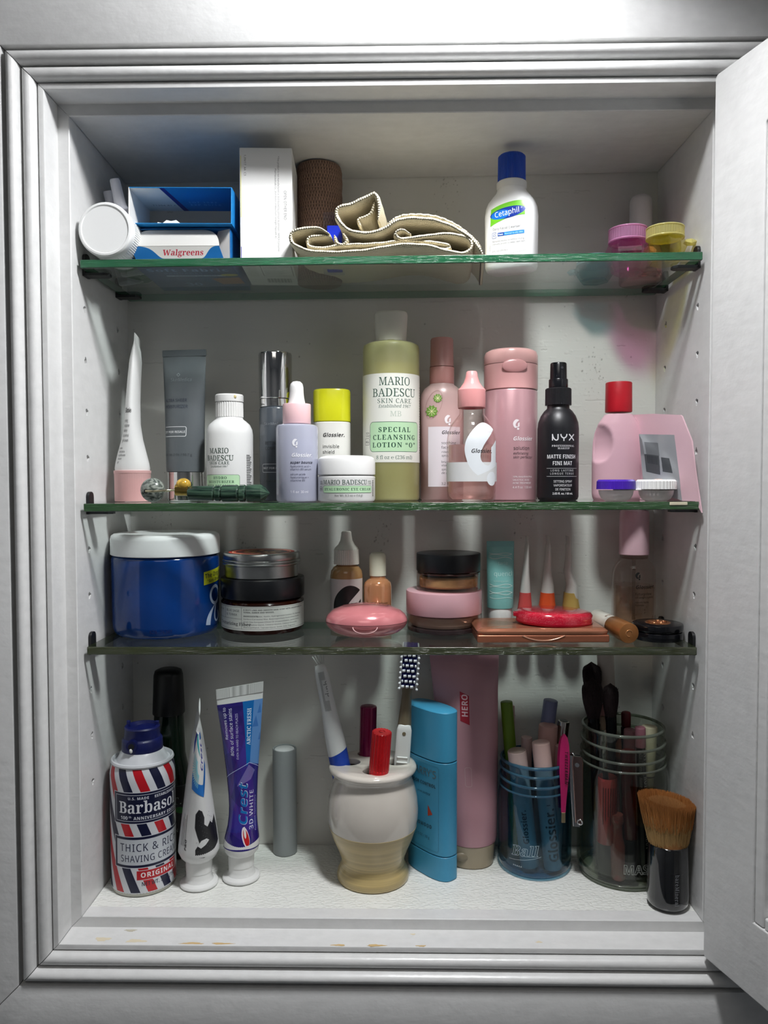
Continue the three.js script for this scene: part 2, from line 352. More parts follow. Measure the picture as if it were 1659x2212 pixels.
{ // wall lamp over the cabinet: a metal shade, open below
  const t = thing('wall_lamp', 'white metal wall lamp with a glowing opal plate under its shade', 'lamp', [90, 820, 138]);
  const z = 330 - 138, w = LAMP_SIDE / MM;
  part('backplate', move(box(90, 90, 12, 4), 0, 40, 6), satin('#d8d8d8'), t);
  part('arm', tube([[0, 50, 10], [0, 58, 60], [0, 58, z - 30], [0, 50, z], [0, 34, z]], 7), satin('#d8d8d8'), t);
  const head = new THREE.Group(); head.name = 'lamp_head'; head.position.set(0, 0, z * MM); head.rotation.z = LAMP_TILT; t.add(head);
  part('shade', merge([box(w + 14, 4, w + 14, 1).translate(0, 34 * MM, 0), ...[[-1, 0], [1, 0], [0, -1], [0, 1]].map(([a, c]) => box(a ? 4 : w + 14, 60, a ? w + 14 : 4, 1).translate(a * (w / 2 + 5) * MM, 6 * MM, c * (w / 2 + 5) * MM))]), satin('#dddddd'), head);
  part('opal_plate', move(box(w, 3, w, 0.5), 0, 3.2, 0), M('#ffffff', 0.5, { emissive: '#fcfdff', emissiveIntensity: 8 }), head, 'glowing opal plate');
}
{ // unseen square ceiling panel, made up to carry the ambient fill
  const t = thing('added_fill_lamp', 'unseen square ceiling panel added for fill light', 'lamp', [-100, 1150, 1250]);
  part('frame', move(box(640, 10, 640, 3), 0, -5, 0), satin('#dddddd'), t);
  part('fill_diffuser', move(box(600, 3, 600, 1), 0, -11.6, 0), M('#ffffff', 0.6, { emissive: '#fff6ea', emissiveIntensity: 1.2 }), t);
}
// ------------------------------------------------------------------ cabinet door, open past a right angle
{
  const d = new THREE.Group(); d.name = 'door_1'; d.userData = { kind: 'structure', label: 'white painted panelled cabinet door standing open' };
  d.position.set(0.2312, 0, 0.156); d.rotation.y = -72.5 * D; scene.add(d);
  const w = 486, y0 = -9.5, y1 = 643.5, st = 48, sh = new THREE.Shape();
  sh.moveTo(2.5, y0); sh.lineTo(w, y0); sh.lineTo(w, y1); sh.lineTo(3, y1); sh.quadraticCurveTo(0, y1, 0, y1 - 3); sh.lineTo(0, y0 + 2.5); sh.quadraticCurveTo(0, y0, 2.5, y0);
  const hole = new THREE.Path(); hole.moveTo(st, y0 + 52); hole.lineTo(w - st, y0 + 52); hole.lineTo(w - st, y1 - 52); hole.lineTo(st + 4, y1 - 52); hole.quadraticCurveTo(st, y1 - 52, st, y1 - 56); hole.closePath(); sh.holes.push(hole);
  part('frame', metreUV(S(new THREE.ExtrudeGeometry(sh, { depth: 18, bevelEnabled: true, bevelThickness: 0.8, bevelSize: 0.8, bevelSegments: 2 }).translate(0, 0, -19.5))), paintTrim, d);
  part('panel', metreUV(move(box(w - 2 * st - 14, y1 - y0 - 118, 6, 0.5), w / 2, (y0 + y1) / 2, -11)), paintTrim, d);
  for (const [x, y, a, b] of [[st + 5, (y0 + y1) / 2, 8.6, y1 - y0 - 106], [w - st - 5, (y0 + y1) / 2, 8.6, y1 - y0 - 106], [w / 2, y0 + 57, w - 2 * st - 20, 8.6], [w / 2, y1 - 57, w - 2 * st - 20, 8.6]]) part('moulding', metreUV(move(box(a, b, 12, 1.6), x, y, -7.5)), paintTrim, d);
  for (const y of [90, 540]) part('hinge', S(new THREE.CylinderGeometry(3.4, 3.4, 52, 20).translate(0.5, y, -21.5)), metal('#b9b6ad', 0.4), d);
}
// ------------------------------------------------------------------ glass shelves on black brackets
const S1 = 527.5, S2 = 333.3, S3 = 217.2;
const streaks = grey(field(256, 4, 6, 40, 77), 256, (v) => v);
function shelf(y, zf, edge, label, tilt) {
  const t = thing('glass_shelf', label, 'shelf', [(XL + XR) / 2, y, 0], { rz: tilt });
  const w = XR - XL - 7, th = 6.4, zb = 5;
  const pane = new THREE.MeshPhysicalMaterial({ color: '#f8fcfa', roughness: 0.02, transmission: 1, thickness: 0, ior: 1.5, side: THREE.DoubleSide });
  part('pane', merge([S(new THREE.PlaneGeometry(w - 2, zf - zb - 2).rotateX(-PI / 2).translate(0, 0, (zf + zb) / 2)), S(new THREE.PlaneGeometry(w - 2, zf - zb - 2).rotateX(PI / 2).translate(0, -th, (zf + zb) / 2))]), pane, t);
  const em = new THREE.MeshPhysicalMaterial({ color: edge, roughness: 0.12, bumpMap: scaled(streaks, 3, 1), bumpScale: 0.0004, clearcoat: 0.6, clearcoatRoughness: 0.08 });
  part('front_edge', move(box(w, th, 1.6, 0.7), 0, -th / 2, zf - 0.8), em, t, 'green polished front edge');
  part('rear_edge', move(box(w, th, 1.2, 0.5), 0, -th / 2, zb + 0.6), M('#7fb59b', 0.15, { transmission: 0.6, thickness: 0 }), t);
  for (const s of [-1, 1]) part('end_edge', move(box(1.2, th, zf - zb - 3, 0.5), s * (w / 2 - 0.6), -th / 2, (zf + zb) / 2), em, t);
  return t;
}
const shelfTop = shelf(S1, 118, '#1d5c3b', 'top glass shelf holding the folded cream cloth', 0.006);
const shelfMid = shelf(S2, 119, '#1f4a1f', 'middle glass shelf holding the tall yellow toner bottle', 0.002);
const shelfLow = shelf(S3, 117, '#2c3410', 'lowest glass shelf holding the big blue jar', 0.001);
part('chip', move(box(14, 2.4, 0.8, 0.4), 228, -1.6, 119.1), M('#d9d2b8', 0.7), shelfMid, 'cream chipped spot');
for (const [y, dyL, dyR, words] of [[S1, -1.5, 1.5, 'top'], [S2, -0.5, 0.5, 'middle'], [S3, -0.3, 0.3, 'lowest']])
  for (const s of [-1, 1]) for (const z of [100, 27]) {
    const t = thing('shelf_bracket', `black ${z > 50 ? 'front' : 'rear'} bracket of the ${words} glass shelf, ${s > 0 ? 'beside' : 'opposite'} the open door`, 'bracket', [s < 0 ? XL : XR, y - 6.4 + (s < 0 ? dyL : dyR), z], { ry: s < 0 ? 0 : PI, group: `brackets of the ${words} shelf` });
    const sh = new THREE.Shape(); sh.moveTo(-5, -2.4); sh.lineTo(5, -2.4); sh.lineTo(5, 11); sh.quadraticCurveTo(5, 15.5, 0, 15.5); sh.quadraticCurveTo(-5, 15.5, -5, 11); sh.closePath();
    part('tab', S(new THREE.ExtrudeGeometry(sh, { depth: 1.9, bevelEnabled: true, bevelThickness: 0.3, bevelSize: 0.3, bevelSegments: 2 }).translate(0, 0, 0.4).rotateY(PI / 2)), M('#101114', 0.45), t);
    const f = new THREE.Shape(); f.moveTo(2, -5); f.lineTo(18, -5); f.lineTo(21, -2.5); f.lineTo(21, 2.5); f.lineTo(18, 5); f.lineTo(2, 5); f.closePath();
    part('foot', S(new THREE.ExtrudeGeometry(f, { depth: 1.8, bevelEnabled: true, bevelThickness: 0.3, bevelSize: 0.3, bevelSegments: 2 }).rotateX(PI / 2).translate(0, -0.4, 0)), M('#101114', 0.45), t);
  }

// ================================================================== TOP SHELF
{ // pain relief bottle lying with its cap to the front
  const t = thing('pill_bottle', 'white ribbed-cap pill bottle lying on its side beside the bandage boxes', 'bottle', [-230, S1 + 21.6, 28], { rx: PI / 2 });
  part('body', lathe([[0, 0], [17, 0], [19.6, 1.2], [20.2, 3], [20.2, 56], [19, 59], [17, 60.5], [17, 66]]), gloss('#e9ebe9'), t);
  part('label', sheet(round(20.2, 0, 60), 5, 50, -180, 180, 0.15), paper(canvas(1024, 360, (c, w, h) => {
    for (let k = 0; k < 4; k++) { const x = k * 256 + 20; T(c, 'Therapeutic', x, 120, 42, { col: '#dfe9df', b: 1 }); T(c, 'relief', x + 30, 175, 42, { col: '#dfe9df', b: 1 }); lines(c, ['Pain relieving formula', 'with natural menthol'], x + 5, 225, 20, 28, { col: '#b9d4bf' }); bar(c, x, 40, 220, 6, '#9fc3a8'); }
  }, '#1f5a3a')), t, 'green printed label');
  const cap = part('cap', ribbed(21.3, 64, 90, 76, 0.45), satin('#e8e9e8'), t);
  part('cap_rim', lathe([[21.35, 84], [21.5, 88], [21.4, 91], [20.4, 92.4], [19, 92.6], [18.3, 91.8], [0, 91.6]]), satin('#e8e9e8'), cap);
}
for (const [label, pos, dir, tab] of [
  ['small clear dropper bottle wedged deep in the corner by the side board', [-237, S1, 36], [-11.5, 76, 30], 0],
  ['small clear dropper bottle leaning against the opened white carton', [-226, S1 + 1, 60], [-9.5, 70, 19], 1]]) {
  const t = thing('dropper_bottle', label, 'bottle', pos, { dir, group: 'clear dropper bottles' });
  part('body', lathe([[0, 0.5], [10.5, 0.5], [12, 2], [12, 36], [11.4, 41], [9.6, 45], [7, 47.5], [6.5, 48.5]]), frosted('#e6e9ee', 0.75, 0.35), t);
  part('liquid', lathe([[0, 1.5], [11, 1.5], [11, 26], [0, 26]]), clear('#f2f6fa'), t);
  const c = part('collar', ribbed(8.2, 47, 54, 30, 0.35, 0.97), frosted('#eceef6', 0.35, 0.5), t);
  part('tip', lathe([[8, 53.5], [6.6, 55], [5.2, 56.5], [4.6, 63], [4.2, 77], [3.6, 78.4], [2.2, 78.6], [1.6, 77.8], [1.4, 72], [0, 72]]), frosted('#eef0f8', 0.35, 0.45), t);
  if (tab) part('safety_tab', move(box(9, 5.5, 1.4, 0.5), 9, 51, 3), frosted('#eef0f8', 0.35, 0.5), c);
}
{ // lower bandage carton, lying with its open end to the front
  const t = thing('bandage_box', 'blue bandage carton with a grey tuck flap folded open at its end', 'box', [-176, S1, 0]);
  const blue = '#1467a8', w = 80, h = 29, z0 = 12, z1 = 97, zc = (z0 + z1) / 2, dz = z1 - z0;
  const printDown = canvas(512, 560, (c, W, H) => {
    c.fillStyle = '#e9e9e4'; c.beginPath(); c.moveTo(110, 0); c.lineTo(440, 0); c.lineTo(395, 48); c.lineTo(165, 48); c.fill();
    T(c, 'Walgreens', 270, 36, 36, { col: '#b3122e', fam: 'serif', it: 1, b: 1, al: 'center' });
    T(c, 'Soft Fabric', 256, 140, 78, { col: '#8fb9dd', b: 1, al: 'center', sp: 4 });
    T(c, 'BANDAGES', 110, 190, 34, { col: '#7fa8cf', sp: 6 });
    rounded(c, 110, 215, 330, 26, 12, '#b9cddd');
    T(c, 'CUSHION ALL SIZES', 275, 236, 22, { col: '#2a5f96', b: 1, al: 'center', sp: 2 });
    c.fillStyle = '#c8c23c'; c.beginPath(); c.ellipse(462, 214, 48, 22, 0, 0, 7); c.fill();
    lines(c, ['Breathable soft fabric', 'Flexible protection', 'Superior quilt-aid pad'], 150, 282, 24, 30, { col: '#7fa6cb' });
    c.fillStyle = '#a9713f'; c.beginPath(); c.moveTo(345, 285); c.lineTo(505, 265); c.lineTo(512, 400); c.lineTo(385, 415); c.fill();
    T(c, '30', 170, 440, 90, { col: '#7fa6cb', b: 1 }); T(c, 'BANDAGES', 175, 478, 26, { col: '#7fa6cb' });
  }, '#17497f');
  const g = S(new THREE.PlaneGeometry(w, dz).rotateX(PI / 2).translate(0, 0.15, zc));
  part('bottom_panel', move(box(w, 0.7, dz, 0.2), 0, 0.6, zc), satin(blue), t);
  part('printed_face', g, paper(printDown, 0.35), t, 'blue printed face resting on the glass');
  part('top_panel', move(box(w, 0.7, dz, 0.2), 0, h, zc), satin(blue), t);
  for (const s of [-1, 1]) part('side_panel', move(box(0.7, h, dz, 0.2), s * w / 2, h / 2 + 0.3, zc), satin(blue), t);
  part('rear_panel', move(box(w, h, 0.7, 0.2), 0, h / 2 + 0.3, z0), satin(blue), t);
  // closing flap with the shop name, then its grey tuck tongue
  const flap = new THREE.Group(); flap.name = 'closing_flap'; flap.position.set(-2 * MM, 0.8 * MM, z1 * MM); flap.rotation.x = 0.32; t.add(flap);
  const fs = new THREE.Shape(); fs.moveTo(-34, 0); fs.lineTo(38, 0); fs.lineTo(34, 13.5); fs.lineTo(-38, 13.5); fs.closePath();
  const fp = S(new THREE.ExtrudeGeometry(fs, { depth: 0.6, bevelEnabled: false }));
  { const p = fp.attributes.position, u = fp.attributes.uv; for (let i = 0; i < p.count; i++) u.setXY(i, (p.getX(i) / MM + 38) / 76, p.getY(i) / MM / 13.5); }
  part('name_panel', fp, paper(canvas(760, 135, (c) => { c.fillStyle = '#dcdbd6'; c.beginPath(); c.moveTo(60, 0); c.bezierCurveTo(200, 0, 200, 95, 270, 95); c.lineTo(560, 95); c.bezierCurveTo(620, 95, 620, 0, 700, 0); c.fill(); T(c, 'Walgreens', 418, 70, 62, { col: '#b3122e', fam: 'serif', it: 1, b: 1, al: 'center' }); }, blue), 0.45), flap);
  const ts = new THREE.Shape(); ts.moveTo(-37, 0); ts.lineTo(34, 0); ts.quadraticCurveTo(33, 15, 20, 15.5); ts.lineTo(-24, 15.5); ts.quadraticCurveTo(-36, 15, -37, 0);
  part('tuck_tongue', S(new THREE.ExtrudeGeometry(ts, { depth: 0.6, bevelEnabled: false }).rotateX(-0.7).translate(0, 13.5, 0)), satin('#c9c8c4'), flap, 'grey card inside of the flap');
  part('end_flap', S(new THREE.ExtrudeGeometry(new THREE.Shape([[0, 1], [0, h], [12, h + 1], [14, h - 3], [14, 3], [11, 1]].map((p) => new THREE.Vector2(...p))), { depth: 0.6, bevelEnabled: false }).rotateY(PI - 0.5).translate(w / 2, 0, z1)), satin('#eceae6'), t, 'white inner end flap');
}
const bandageTone = canvas(128, 128, (c) => { for (let k = 0; k < 9; k++) { c.strokeStyle = '#b8443a'; c.lineWidth = 3; c.beginPath(); c.moveTo(k * 16, 0); c.lineTo(k * 16 - 30, 128); c.stroke(); } }, '#d9b4a4'), bandageMat = withMap(bandageTone, 0.6);
for (let i = 0; i < 9; i++) { // paper-wrapped strips standing in the lower carton
  const t = thing('adhesive_bandage', 'paper-wrapped adhesive bandage tucked in the open blue carton', 'bandage', [-207 + i * 6.4, S1 + 14, 56], { ry: 0.08 * Math.sin(i * 2), rz: 0.2 * Math.sin(i * 1.3), group: 'wrapped bandages in the carton' });
  part('wrapper', move(box(5, 24.5, 74, 0.4), 0, 0, 2), bandageMat, t);
}
{ // upper carton: an empty sleeve, seen into from below
  const t = thing('carton_sleeve', 'opened empty white and blue carton sleeve resting on the bandage box', 'box', [-175, S1 + 30.5, 0], { rz: -0.012 });
  const w = 83, h = 29, z0 = 52, z1 = 104, zc = (z0 + z1) / 2, dz = z1 - z0;
  const under = S(new THREE.PlaneGeometry(w, dz).rotateX(PI / 2).translate(0, h - 0.55, zc));
  part('top_panel', move(box(w, 0.6, dz, 0.2), 0, h, zc), satin('#1b7fc2'), t);
  part('printed_underside', under, paper(canvas(830, 520, (c) => { c.fillStyle = '#1b7fc2'; c.beginPath(); c.moveTo(250, 0); c.lineTo(830, 0); c.lineTo(830, 520); c.lineTo(330, 520); c.closePath(); c.fill(); c.fillStyle = '#23307f'; c.beginPath(); c.moveTo(245, 0); c.lineTo(285, 0); c.lineTo(350, 520); c.lineTo(305, 520); c.fill(); T(c, 'LOT 1582', 400, 330, 44, { col: '#7fc0e8', sp: 8 }); T(c, 'EXP 05/18', 400, 390, 44, { col: '#7fc0e8', sp: 8 }); T(c, '71204 81 C1', 70, 400, 36, { col: '#555', sp: 3 }); }, '#dddcd6'), 0.4), t, 'blue and white printed card');
  part('bottom_panel', move(box(w, 0.6, dz, 0.2), 0, 0.5, zc), satin('#1b7fc2'), t);
  for (const s of [-1, 1]) part('side_panel', move(box(0.7, h, dz, 0.2), s * w / 2, h / 2 + 0.3, zc), satin(s < 0 ? '#e4e2dd' : '#1b7fc2'), t);
  const tg = new THREE.Shape([[0, 0], [2, 5], [6, 4], [9, 7], [13, 6], [17, 7], [22, 3], [24, 0]].map((p) => new THREE.Vector2(...p)));
  part('torn_tab', S(new THREE.ExtrudeGeometry(tg, { depth: 0.6, bevelEnabled: false }).rotateX(-0.3).translate(-24, 0.8, 92)), matt('#eceae6'), t, 'torn white paper scrap');
}
{ // tall white carton
  const t = thing('medicine_carton', 'tall white medicine carton standing between the bandage boxes and the brown roll', 'box', [-108, S1, 64], { ry: 0.05 });
  const w = 42.4, h = 93, d = 68;
  part('body', move(box(w, h, d, 0.6), 0, h / 2, 0), M('#e2e2e0', 0.35), t);
  part('front_print', S(new THREE.PlaneGeometry(w - 1.5, h - 1.5).translate(0, h / 2, d / 2 + 0.12)), paper(canvas(424, 930, (c, W, H) => {
    c.save(); c.translate(310, 60); c.rotate(PI / 2);
    T(c, '*This product is not manufactured or distributed by Johnson & Johnson • MERCK Consumer', 0, 0, 20, { col: '#4a4a4a', sx: 0.95 });
    T(c, 'Pharmaceuticals Co., distributor of Maximum Strength Pepcid® AC.', 100, 24, 20, { col: '#4a4a4a', sx: 0.95 });
    T(c, 'OPEN OTHER END', 280, -52, 31, { col: '#333', sx: 0.95 }); c.restore();
    c.save(); c.translate(30, 50); c.rotate(PI / 2); T(c, '1J9V17 AA C3', 0, 0, 24, { col: '#444', fam: 'monospace' }); c.restore();
    bar(c, 0, 60, 5, 500, '#ddd66a'); bar(c, 0, 800, 5, 110, '#333a9a');
  }, '#e2e2e0'), 0.35), t);
  part('side_print', S(new THREE.PlaneGeometry(d - 4, h - 4).rotateY(PI / 2).translate(w / 2 + 0.12, h / 2, 0)), paper(canvas(320, 440, (c) => { c.save(); c.translate(30, 30); c.rotate(PI / 2); for (let k = 0; k < 9; k++) bar(c, 0, -k * 28, 300 + 80 * Math.sin(k), 6, '#555'); c.restore(); }, '#dedede'), 0.4), t);
  part('base_print', S(new THREE.PlaneGeometry(w - 2, d - 4).rotateX(PI / 2).translate(0, -0.1, 0)), paper(canvas(400, 640, (c) => { rounded(c, 140, 40, 250, 300, 2, '#dcdcd8', '#333', 5); lines(c, ['Questions or comments?', 'call weekdays', '9 a.m. to 5 p.m. EST'], 155, 80, 20, 26, { col: '#333' }); for (let k = 0; k < 6; k++) bar(c, 155, 170 + k * 24, 190 - 20 * (k % 3), 5, '#555'); for (let k = 0; k < 30; k++) bar(c, 150 + k * 7, 430, 2 + (k * 7) % 4, 130, '#222'); for (let k = 0; k < 8; k++) bar(c, 20, 60 + k * 40, 80, 5, '#555'); }, '#d6d6d2'), 0.4), t);
}
{ // cohesive bandage roll
  const t = thing('bandage_roll', 'brown crinkled elastic bandage roll standing on end', 'bandage', [-69.5, S1, 32.5]);
  const n = 512, f = new Float32Array(n * n);
  for (let y = 0; y < n; y++) for (let x = 0; x < n; x++) { const row = Math.floor(y / 16), k = (x + (row % 2) * 6 + 9 * Math.sin(row * 1.7)) / 12, g = k - Math.floor(k); f[y * n + x] = (g < 0.32 && y % 16 > 4 ? 0.1 : 0.75) * (0.75 + 0.5 * fFine[y * n + x]) - (y % 16 < 3 ? 0.18 : 0); }
  const m = new THREE.MeshPhysicalMaterial({ map: scaled(grey(f, n, (v) => { const k = Math.max(0.35, Math.min(1, 0.55 + 0.5 * v)); return [148 * k, 117 * k, 100 * k]; }, true), 1.2, 1.1), bumpMap: scaled(grey(f, n), 1.2, 1.1), bumpScale: 0.0012, roughness: 0.9 });
  const secs = []; for (let k = 0; k <= 24; k++) { const y = k / 24 * 102; secs.push([y, 20.6 + 0.3 * Math.sin(k * 1.9), 20.6 + 0.3 * Math.cos(k * 2.3)]); }
  secs[0][1] = secs[0][2] = 19.6; secs[24][1] = secs[24][2] = 19.4;
  part('outer_layer', loft(secs, { seg: 64, deg: 50 }), m, t);
  for (let k = 0; k < 4; k++) part('wound_layer', S(new THREE.TorusGeometry(18.6 - k * 3.4, 0.7, 8, 48).rotateX(PI / 2).translate(0, 102, 0)), M('#80665a', 0.9), t);
}
{ // clear case with a blue insert
  const t = thing('clear_case', 'small clear plastic case with a blue insert between roll and cloth', 'case', [-53.5, S1, 66]);
  part('shell', merge([move(box(18, 50.5, 11, 1.2), 0, 25.4, 0)]), clear('#f4f6ff'), t);
  part('insert', move(box(13, 38, 7, 0.8), 0.5, 21, 0), gloss('#1b35c4'), t);
}
{ // folded cream cloth: runs of one sheet, pushed back from the front edge
  const t = thing('folded_cloth', 'folded cream knitted cloth lying on the top glass shelf', 'cloth', [0, 0, 0]);
  const run = (pts, thick, z0, z1, skew = 0, lift = 0) => {
    const cv = new THREE.CatmullRomCurve3(pts.map(([a, b]) => V(-89 + 0.1353 * a, 626 - 0.1336 * b, 0))), nu = 90, nv = 12, pos = [], idx = [], uv = [];
    const L = cv.getLength();
    for (const s of [1, -1]) for (let j = 0; j <= nv; j++) for (let i = 0; i <= nu; i++) {
      const u = i / nu, p = cv.getPointAt(u), q = cv.getTangentAt(u), v = j / nv, e = thick / 2 * (j === 0 || j === nv ? 0.55 : 1) * (1 + 0.12 * Math.sin(i * 2.1 + j)) * Math.min(1, 0.35 + 12 * Math.min(u, 1 - u));
      const z = z1 + (z0 - z1) * v + (j === 0 ? 0.5 * Math.sin(i * 0.9) : 0), wob = 1.4 * v * Math.sin(u * 9 + thick) * 0.6;
      pos.push(p.x - q.y * e * s + skew * v, Math.max(S1 + 0.4, p.y + q.x * e * s + wob + lift * v), z); uv.push(u * L / 30, v * 3);
    }
    const n = (nu + 1) * (nv + 1);
    for (let j = 0; j < nv; j++) for (let i = 0; i < nu; i++) { const a = j * (nu + 1) + i, b = a + 1, c = a + nu + 2, d = a + nu + 1; idx.push(a, b, c, a, c, d, n + a, n + c, n + b, n + a, n + d, n + c); }
    for (let i = 0; i < nu; i++) for (const r of [0, nv * (nu + 1)]) { const a = r + i; r ? idx.push(a, a + 1, n + a + 1, a, n + a + 1, n + a) : idx.push(a, n + a + 1, a + 1, a, n + a, n + a + 1); }
    for (let j = 0; j < nv; j++) for (const r of [0, nu]) { const a = j * (nu + 1) + r, b = a + nu + 1; idx.push(a, b, n + b, a, n + b, n + a); }
    const g = new THREE.BufferGeometry(); g.setAttribute('position', new THREE.Float32BufferAttribute(pos, 3)); g.setAttribute('uv', new THREE.Float32BufferAttribute(uv, 2)); g.setIndex(idx); g.computeVertexNormals();
    return S(g);
  };
  const n = 256, f = new Float32Array(n * n); for (let y = 0; y < n; y++) for (let x = 0; x < n; x++) f[y * n + x] = 0.5 + 0.3 * Math.sin(x / n * 2 * PI * 16) * Math.cos(y / n * 2 * PI * 16) + 0.2 * (fFine[(y * 2) * N + x * 2] - 0.5);
  const m = new THREE.MeshPhysicalMaterial({ map: scaled(grey(f, n, (v) => [222 + 18 * v, 212 + 18 * v, 184 + 20 * v], true), 1, 1), roughness: 0.95, bumpMap: scaled(grey(f, n), 1, 1), bumpScale: 0.0011, sheen: 0.4, sheenRoughness: 0.8, side: THREE.DoubleSide });
  part('bottom_layer', merge([run([[262, 596], [200, 560], [110, 562], [38, 588], [34, 634], [110, 682], [220, 700], [450, 694], [690, 660], [840, 668], [960, 700], [1050, 712], [1096, 676], [1080, 632], [990, 602], [860, 606], [740, 622], [668, 622], [646, 594], [690, 572], [738, 600]], 3.6, 22, 113, 6)]), m, t);
  part('inner_fold', merge([run([[268, 606], [205, 600], [140, 612], [128, 648], [190, 672], [330, 656], [520, 650], [700, 634], [830, 640], [930, 652], [976, 672], [940, 684], [820, 668], [600, 668]], 3, 40, 111, 4)]), m, t);
  part('upper_layer', merge([run([[546, 520], [552, 430], [528, 362], [490, 376], [400, 418], [312, 446], [300, 480], [326, 530], [392, 580], [520, 588], [600, 556], [660, 520], [730, 508], [880, 520], [1000, 566], [1088, 626], [1140, 690], [1162, 752], [1150, 770]], 4, 24, 113.5, 8)]), m, t);
  part('top_layer', merge([run([[440, 540], [430, 505], [470, 488], [500, 470], [530, 400]], 2.6, 60, 110, 4), run([[600, 540], [660, 500], [720, 486], [880, 496], [1000, 545], [1096, 618], [1150, 676]], 3.2, 30, 112, 6), run([[290, 600], [300, 640], [340, 655], [362, 630], [340, 590]], 2.6, 70, 112, 3)]), m, t);
}
{ // white cleanser bottle with blue cap, turned a little to the left
  const t = thing('cleanser_bottle', 'white cleanser bottle with a ribbed blue screw cap', 'bottle', [97, S1, 68], { ry: -0.42 });
  const secs = [[0, 19, 11, 3.2], [1.2, 20.6, 12.6, 3.4], [4, 21.4, 13.4, 3.6], [46, 21.8, 13.8, 3.6], [53, 21.2, 13.4, 3.2], [58, 19.4, 12.6, 2.8], [62, 16.4, 11.8, 2.4], [65.5, 13.2, 11.4, 2.1], [67.5, 12.3, 12], [69, 12.1, 12.1], [74.5, 12, 12]];
  part('body', loft(secs, { seg: 64, deg: 60 }), M('#eceded', 0.3), t);
  part('collar', lathe([[12.4, 68.5], [12.6, 69.5], [12.6, 74], [12, 74.6]]), satin('#dcdcdc'), t);
  part('cap', ribbed(11.7, 75, 97, 56, 0.35, 0.985, 1.4), M('#1146b4', 0.35), t);
  part('label', sheet(secs, 8, 56, -17.5, 17.5, 0.2, true), ink(canvas(700, 960, (c) => {
    c.fillStyle = '#6fc12a'; c.beginPath(); c.moveTo(70, 120); c.quadraticCurveTo(350, 0, 640, 30); c.lineTo(650, 270); c.quadraticCurveTo(350, 260, 60, 400); c.closePath(); c.fill();
    c.save(); c.translate(358, 205); c.rotate(-0.1); c.fillStyle = '#0a2f8f'; c.beginPath(); c.ellipse(0, 0, 300, 92, 0, 0, 7); c.fill(); c.fillStyle = '#1573d6'; c.beginPath(); c.ellipse(-120, 8, 165, 74, 0, 0, 7); c.fill();
    T(c, 'Cetaphil', -10, 38, 122, { col: '#fff', al: 'center', sx: 0.95 }); T(c, '®', 228, -20, 30, { col: '#fff' }); c.restore();
    T(c, 'Daily Facial Cleanser', 100, 470, 55, { col: '#66686c', sx: 0.95 });
    bar(c, 190, 520, 450, 56, '#1f83dd'); bar(c, 190, 520, 110, 56, '#14469a'); T(c, 'Face', 200, 563, 38, { col: '#fff', b: 1 }); T(c, 'Normal to oily skin', 312, 562, 36, { col: '#cfe6fb' });
    rounded(c, 95, 510, 70, 92, 14, null, '#5870a8', 6); c.strokeStyle = '#5870a8'; c.beginPath(); c.arc(130, 555, 18, 0, 7); c.stroke();
    lines(c, ['Removes excess oil without drying', 'Clinically proven to deep clean skin'], 95, 668, 36, 46, { col: '#777', sx: 0.98 });
    T(c, '2 FL OZ (59 mL)', 95, 830, 38, { col: '#777' });
    c.strokeStyle = '#b8b8b8'; c.lineWidth = 4; c.beginPath(); c.moveTo(60, 905); c.quadraticCurveTo(500, 880, 660, 850); c.stroke();
    c.save(); c.translate(62, 800); c.rotate(-PI / 2); T(c, 'P57973-1', 0, 0, 26, { col: '#555' }); c.restore();
  }), 0.35), t);
}
{ // nail polish in the far corner
  const t = thing('polish_bottle', 'rosy glass bottle with a tall white cap in the corner behind the jars', 'bottle', [219.5, S1, 24]);
  part('glass', loft([[0, 15, 14, 3.4], [1.5, 17, 15.6, 3.4], [26, 17.6, 16, 3.2], [33, 16, 15, 2.8], [38, 12.5, 12.5, 2.3], [41, 9.5, 9.5], [45, 8.8, 8.8]], { seg: 56, deg: 60 }), M('#b08784', 0.12, { transmission: 0.35, thickness: 0 }), t);
  part('neck_ring', drum(9.5, 43, 46, 0.5), gloss('#9d5d5d'), t);
  part('cap', lathe([[9.8, 46], [9.8, 71], [9.3, 75], [8, 77.6], [5.6, 79], [0, 79.4]]), satin('#d9d6d6'), t);
  part('decoration', sheet([[0, 17.3, 15.8, 3.4], [26, 17.6, 16, 3.2]], 2, 14, -150, 150, 0.15), ink(canvas(400, 80, (c) => { let q = 3; const r = () => { q = (q * 1664525 + 1013904223) % 4294967296; return q / 4294967296; }; for (let i = 0; i < 120; i++) { c.globalAlpha = 0.6; c.fillStyle = ['#a04a4a', '#c79b8c', '#7d3a3a'][i % 3]; c.beginPath(); c.ellipse(r() * 400, 20 + r() * 60, 4 + r() * 9, 3 + r() * 5, r() * 3, 0, 7); c.fill(); } })), t);
}
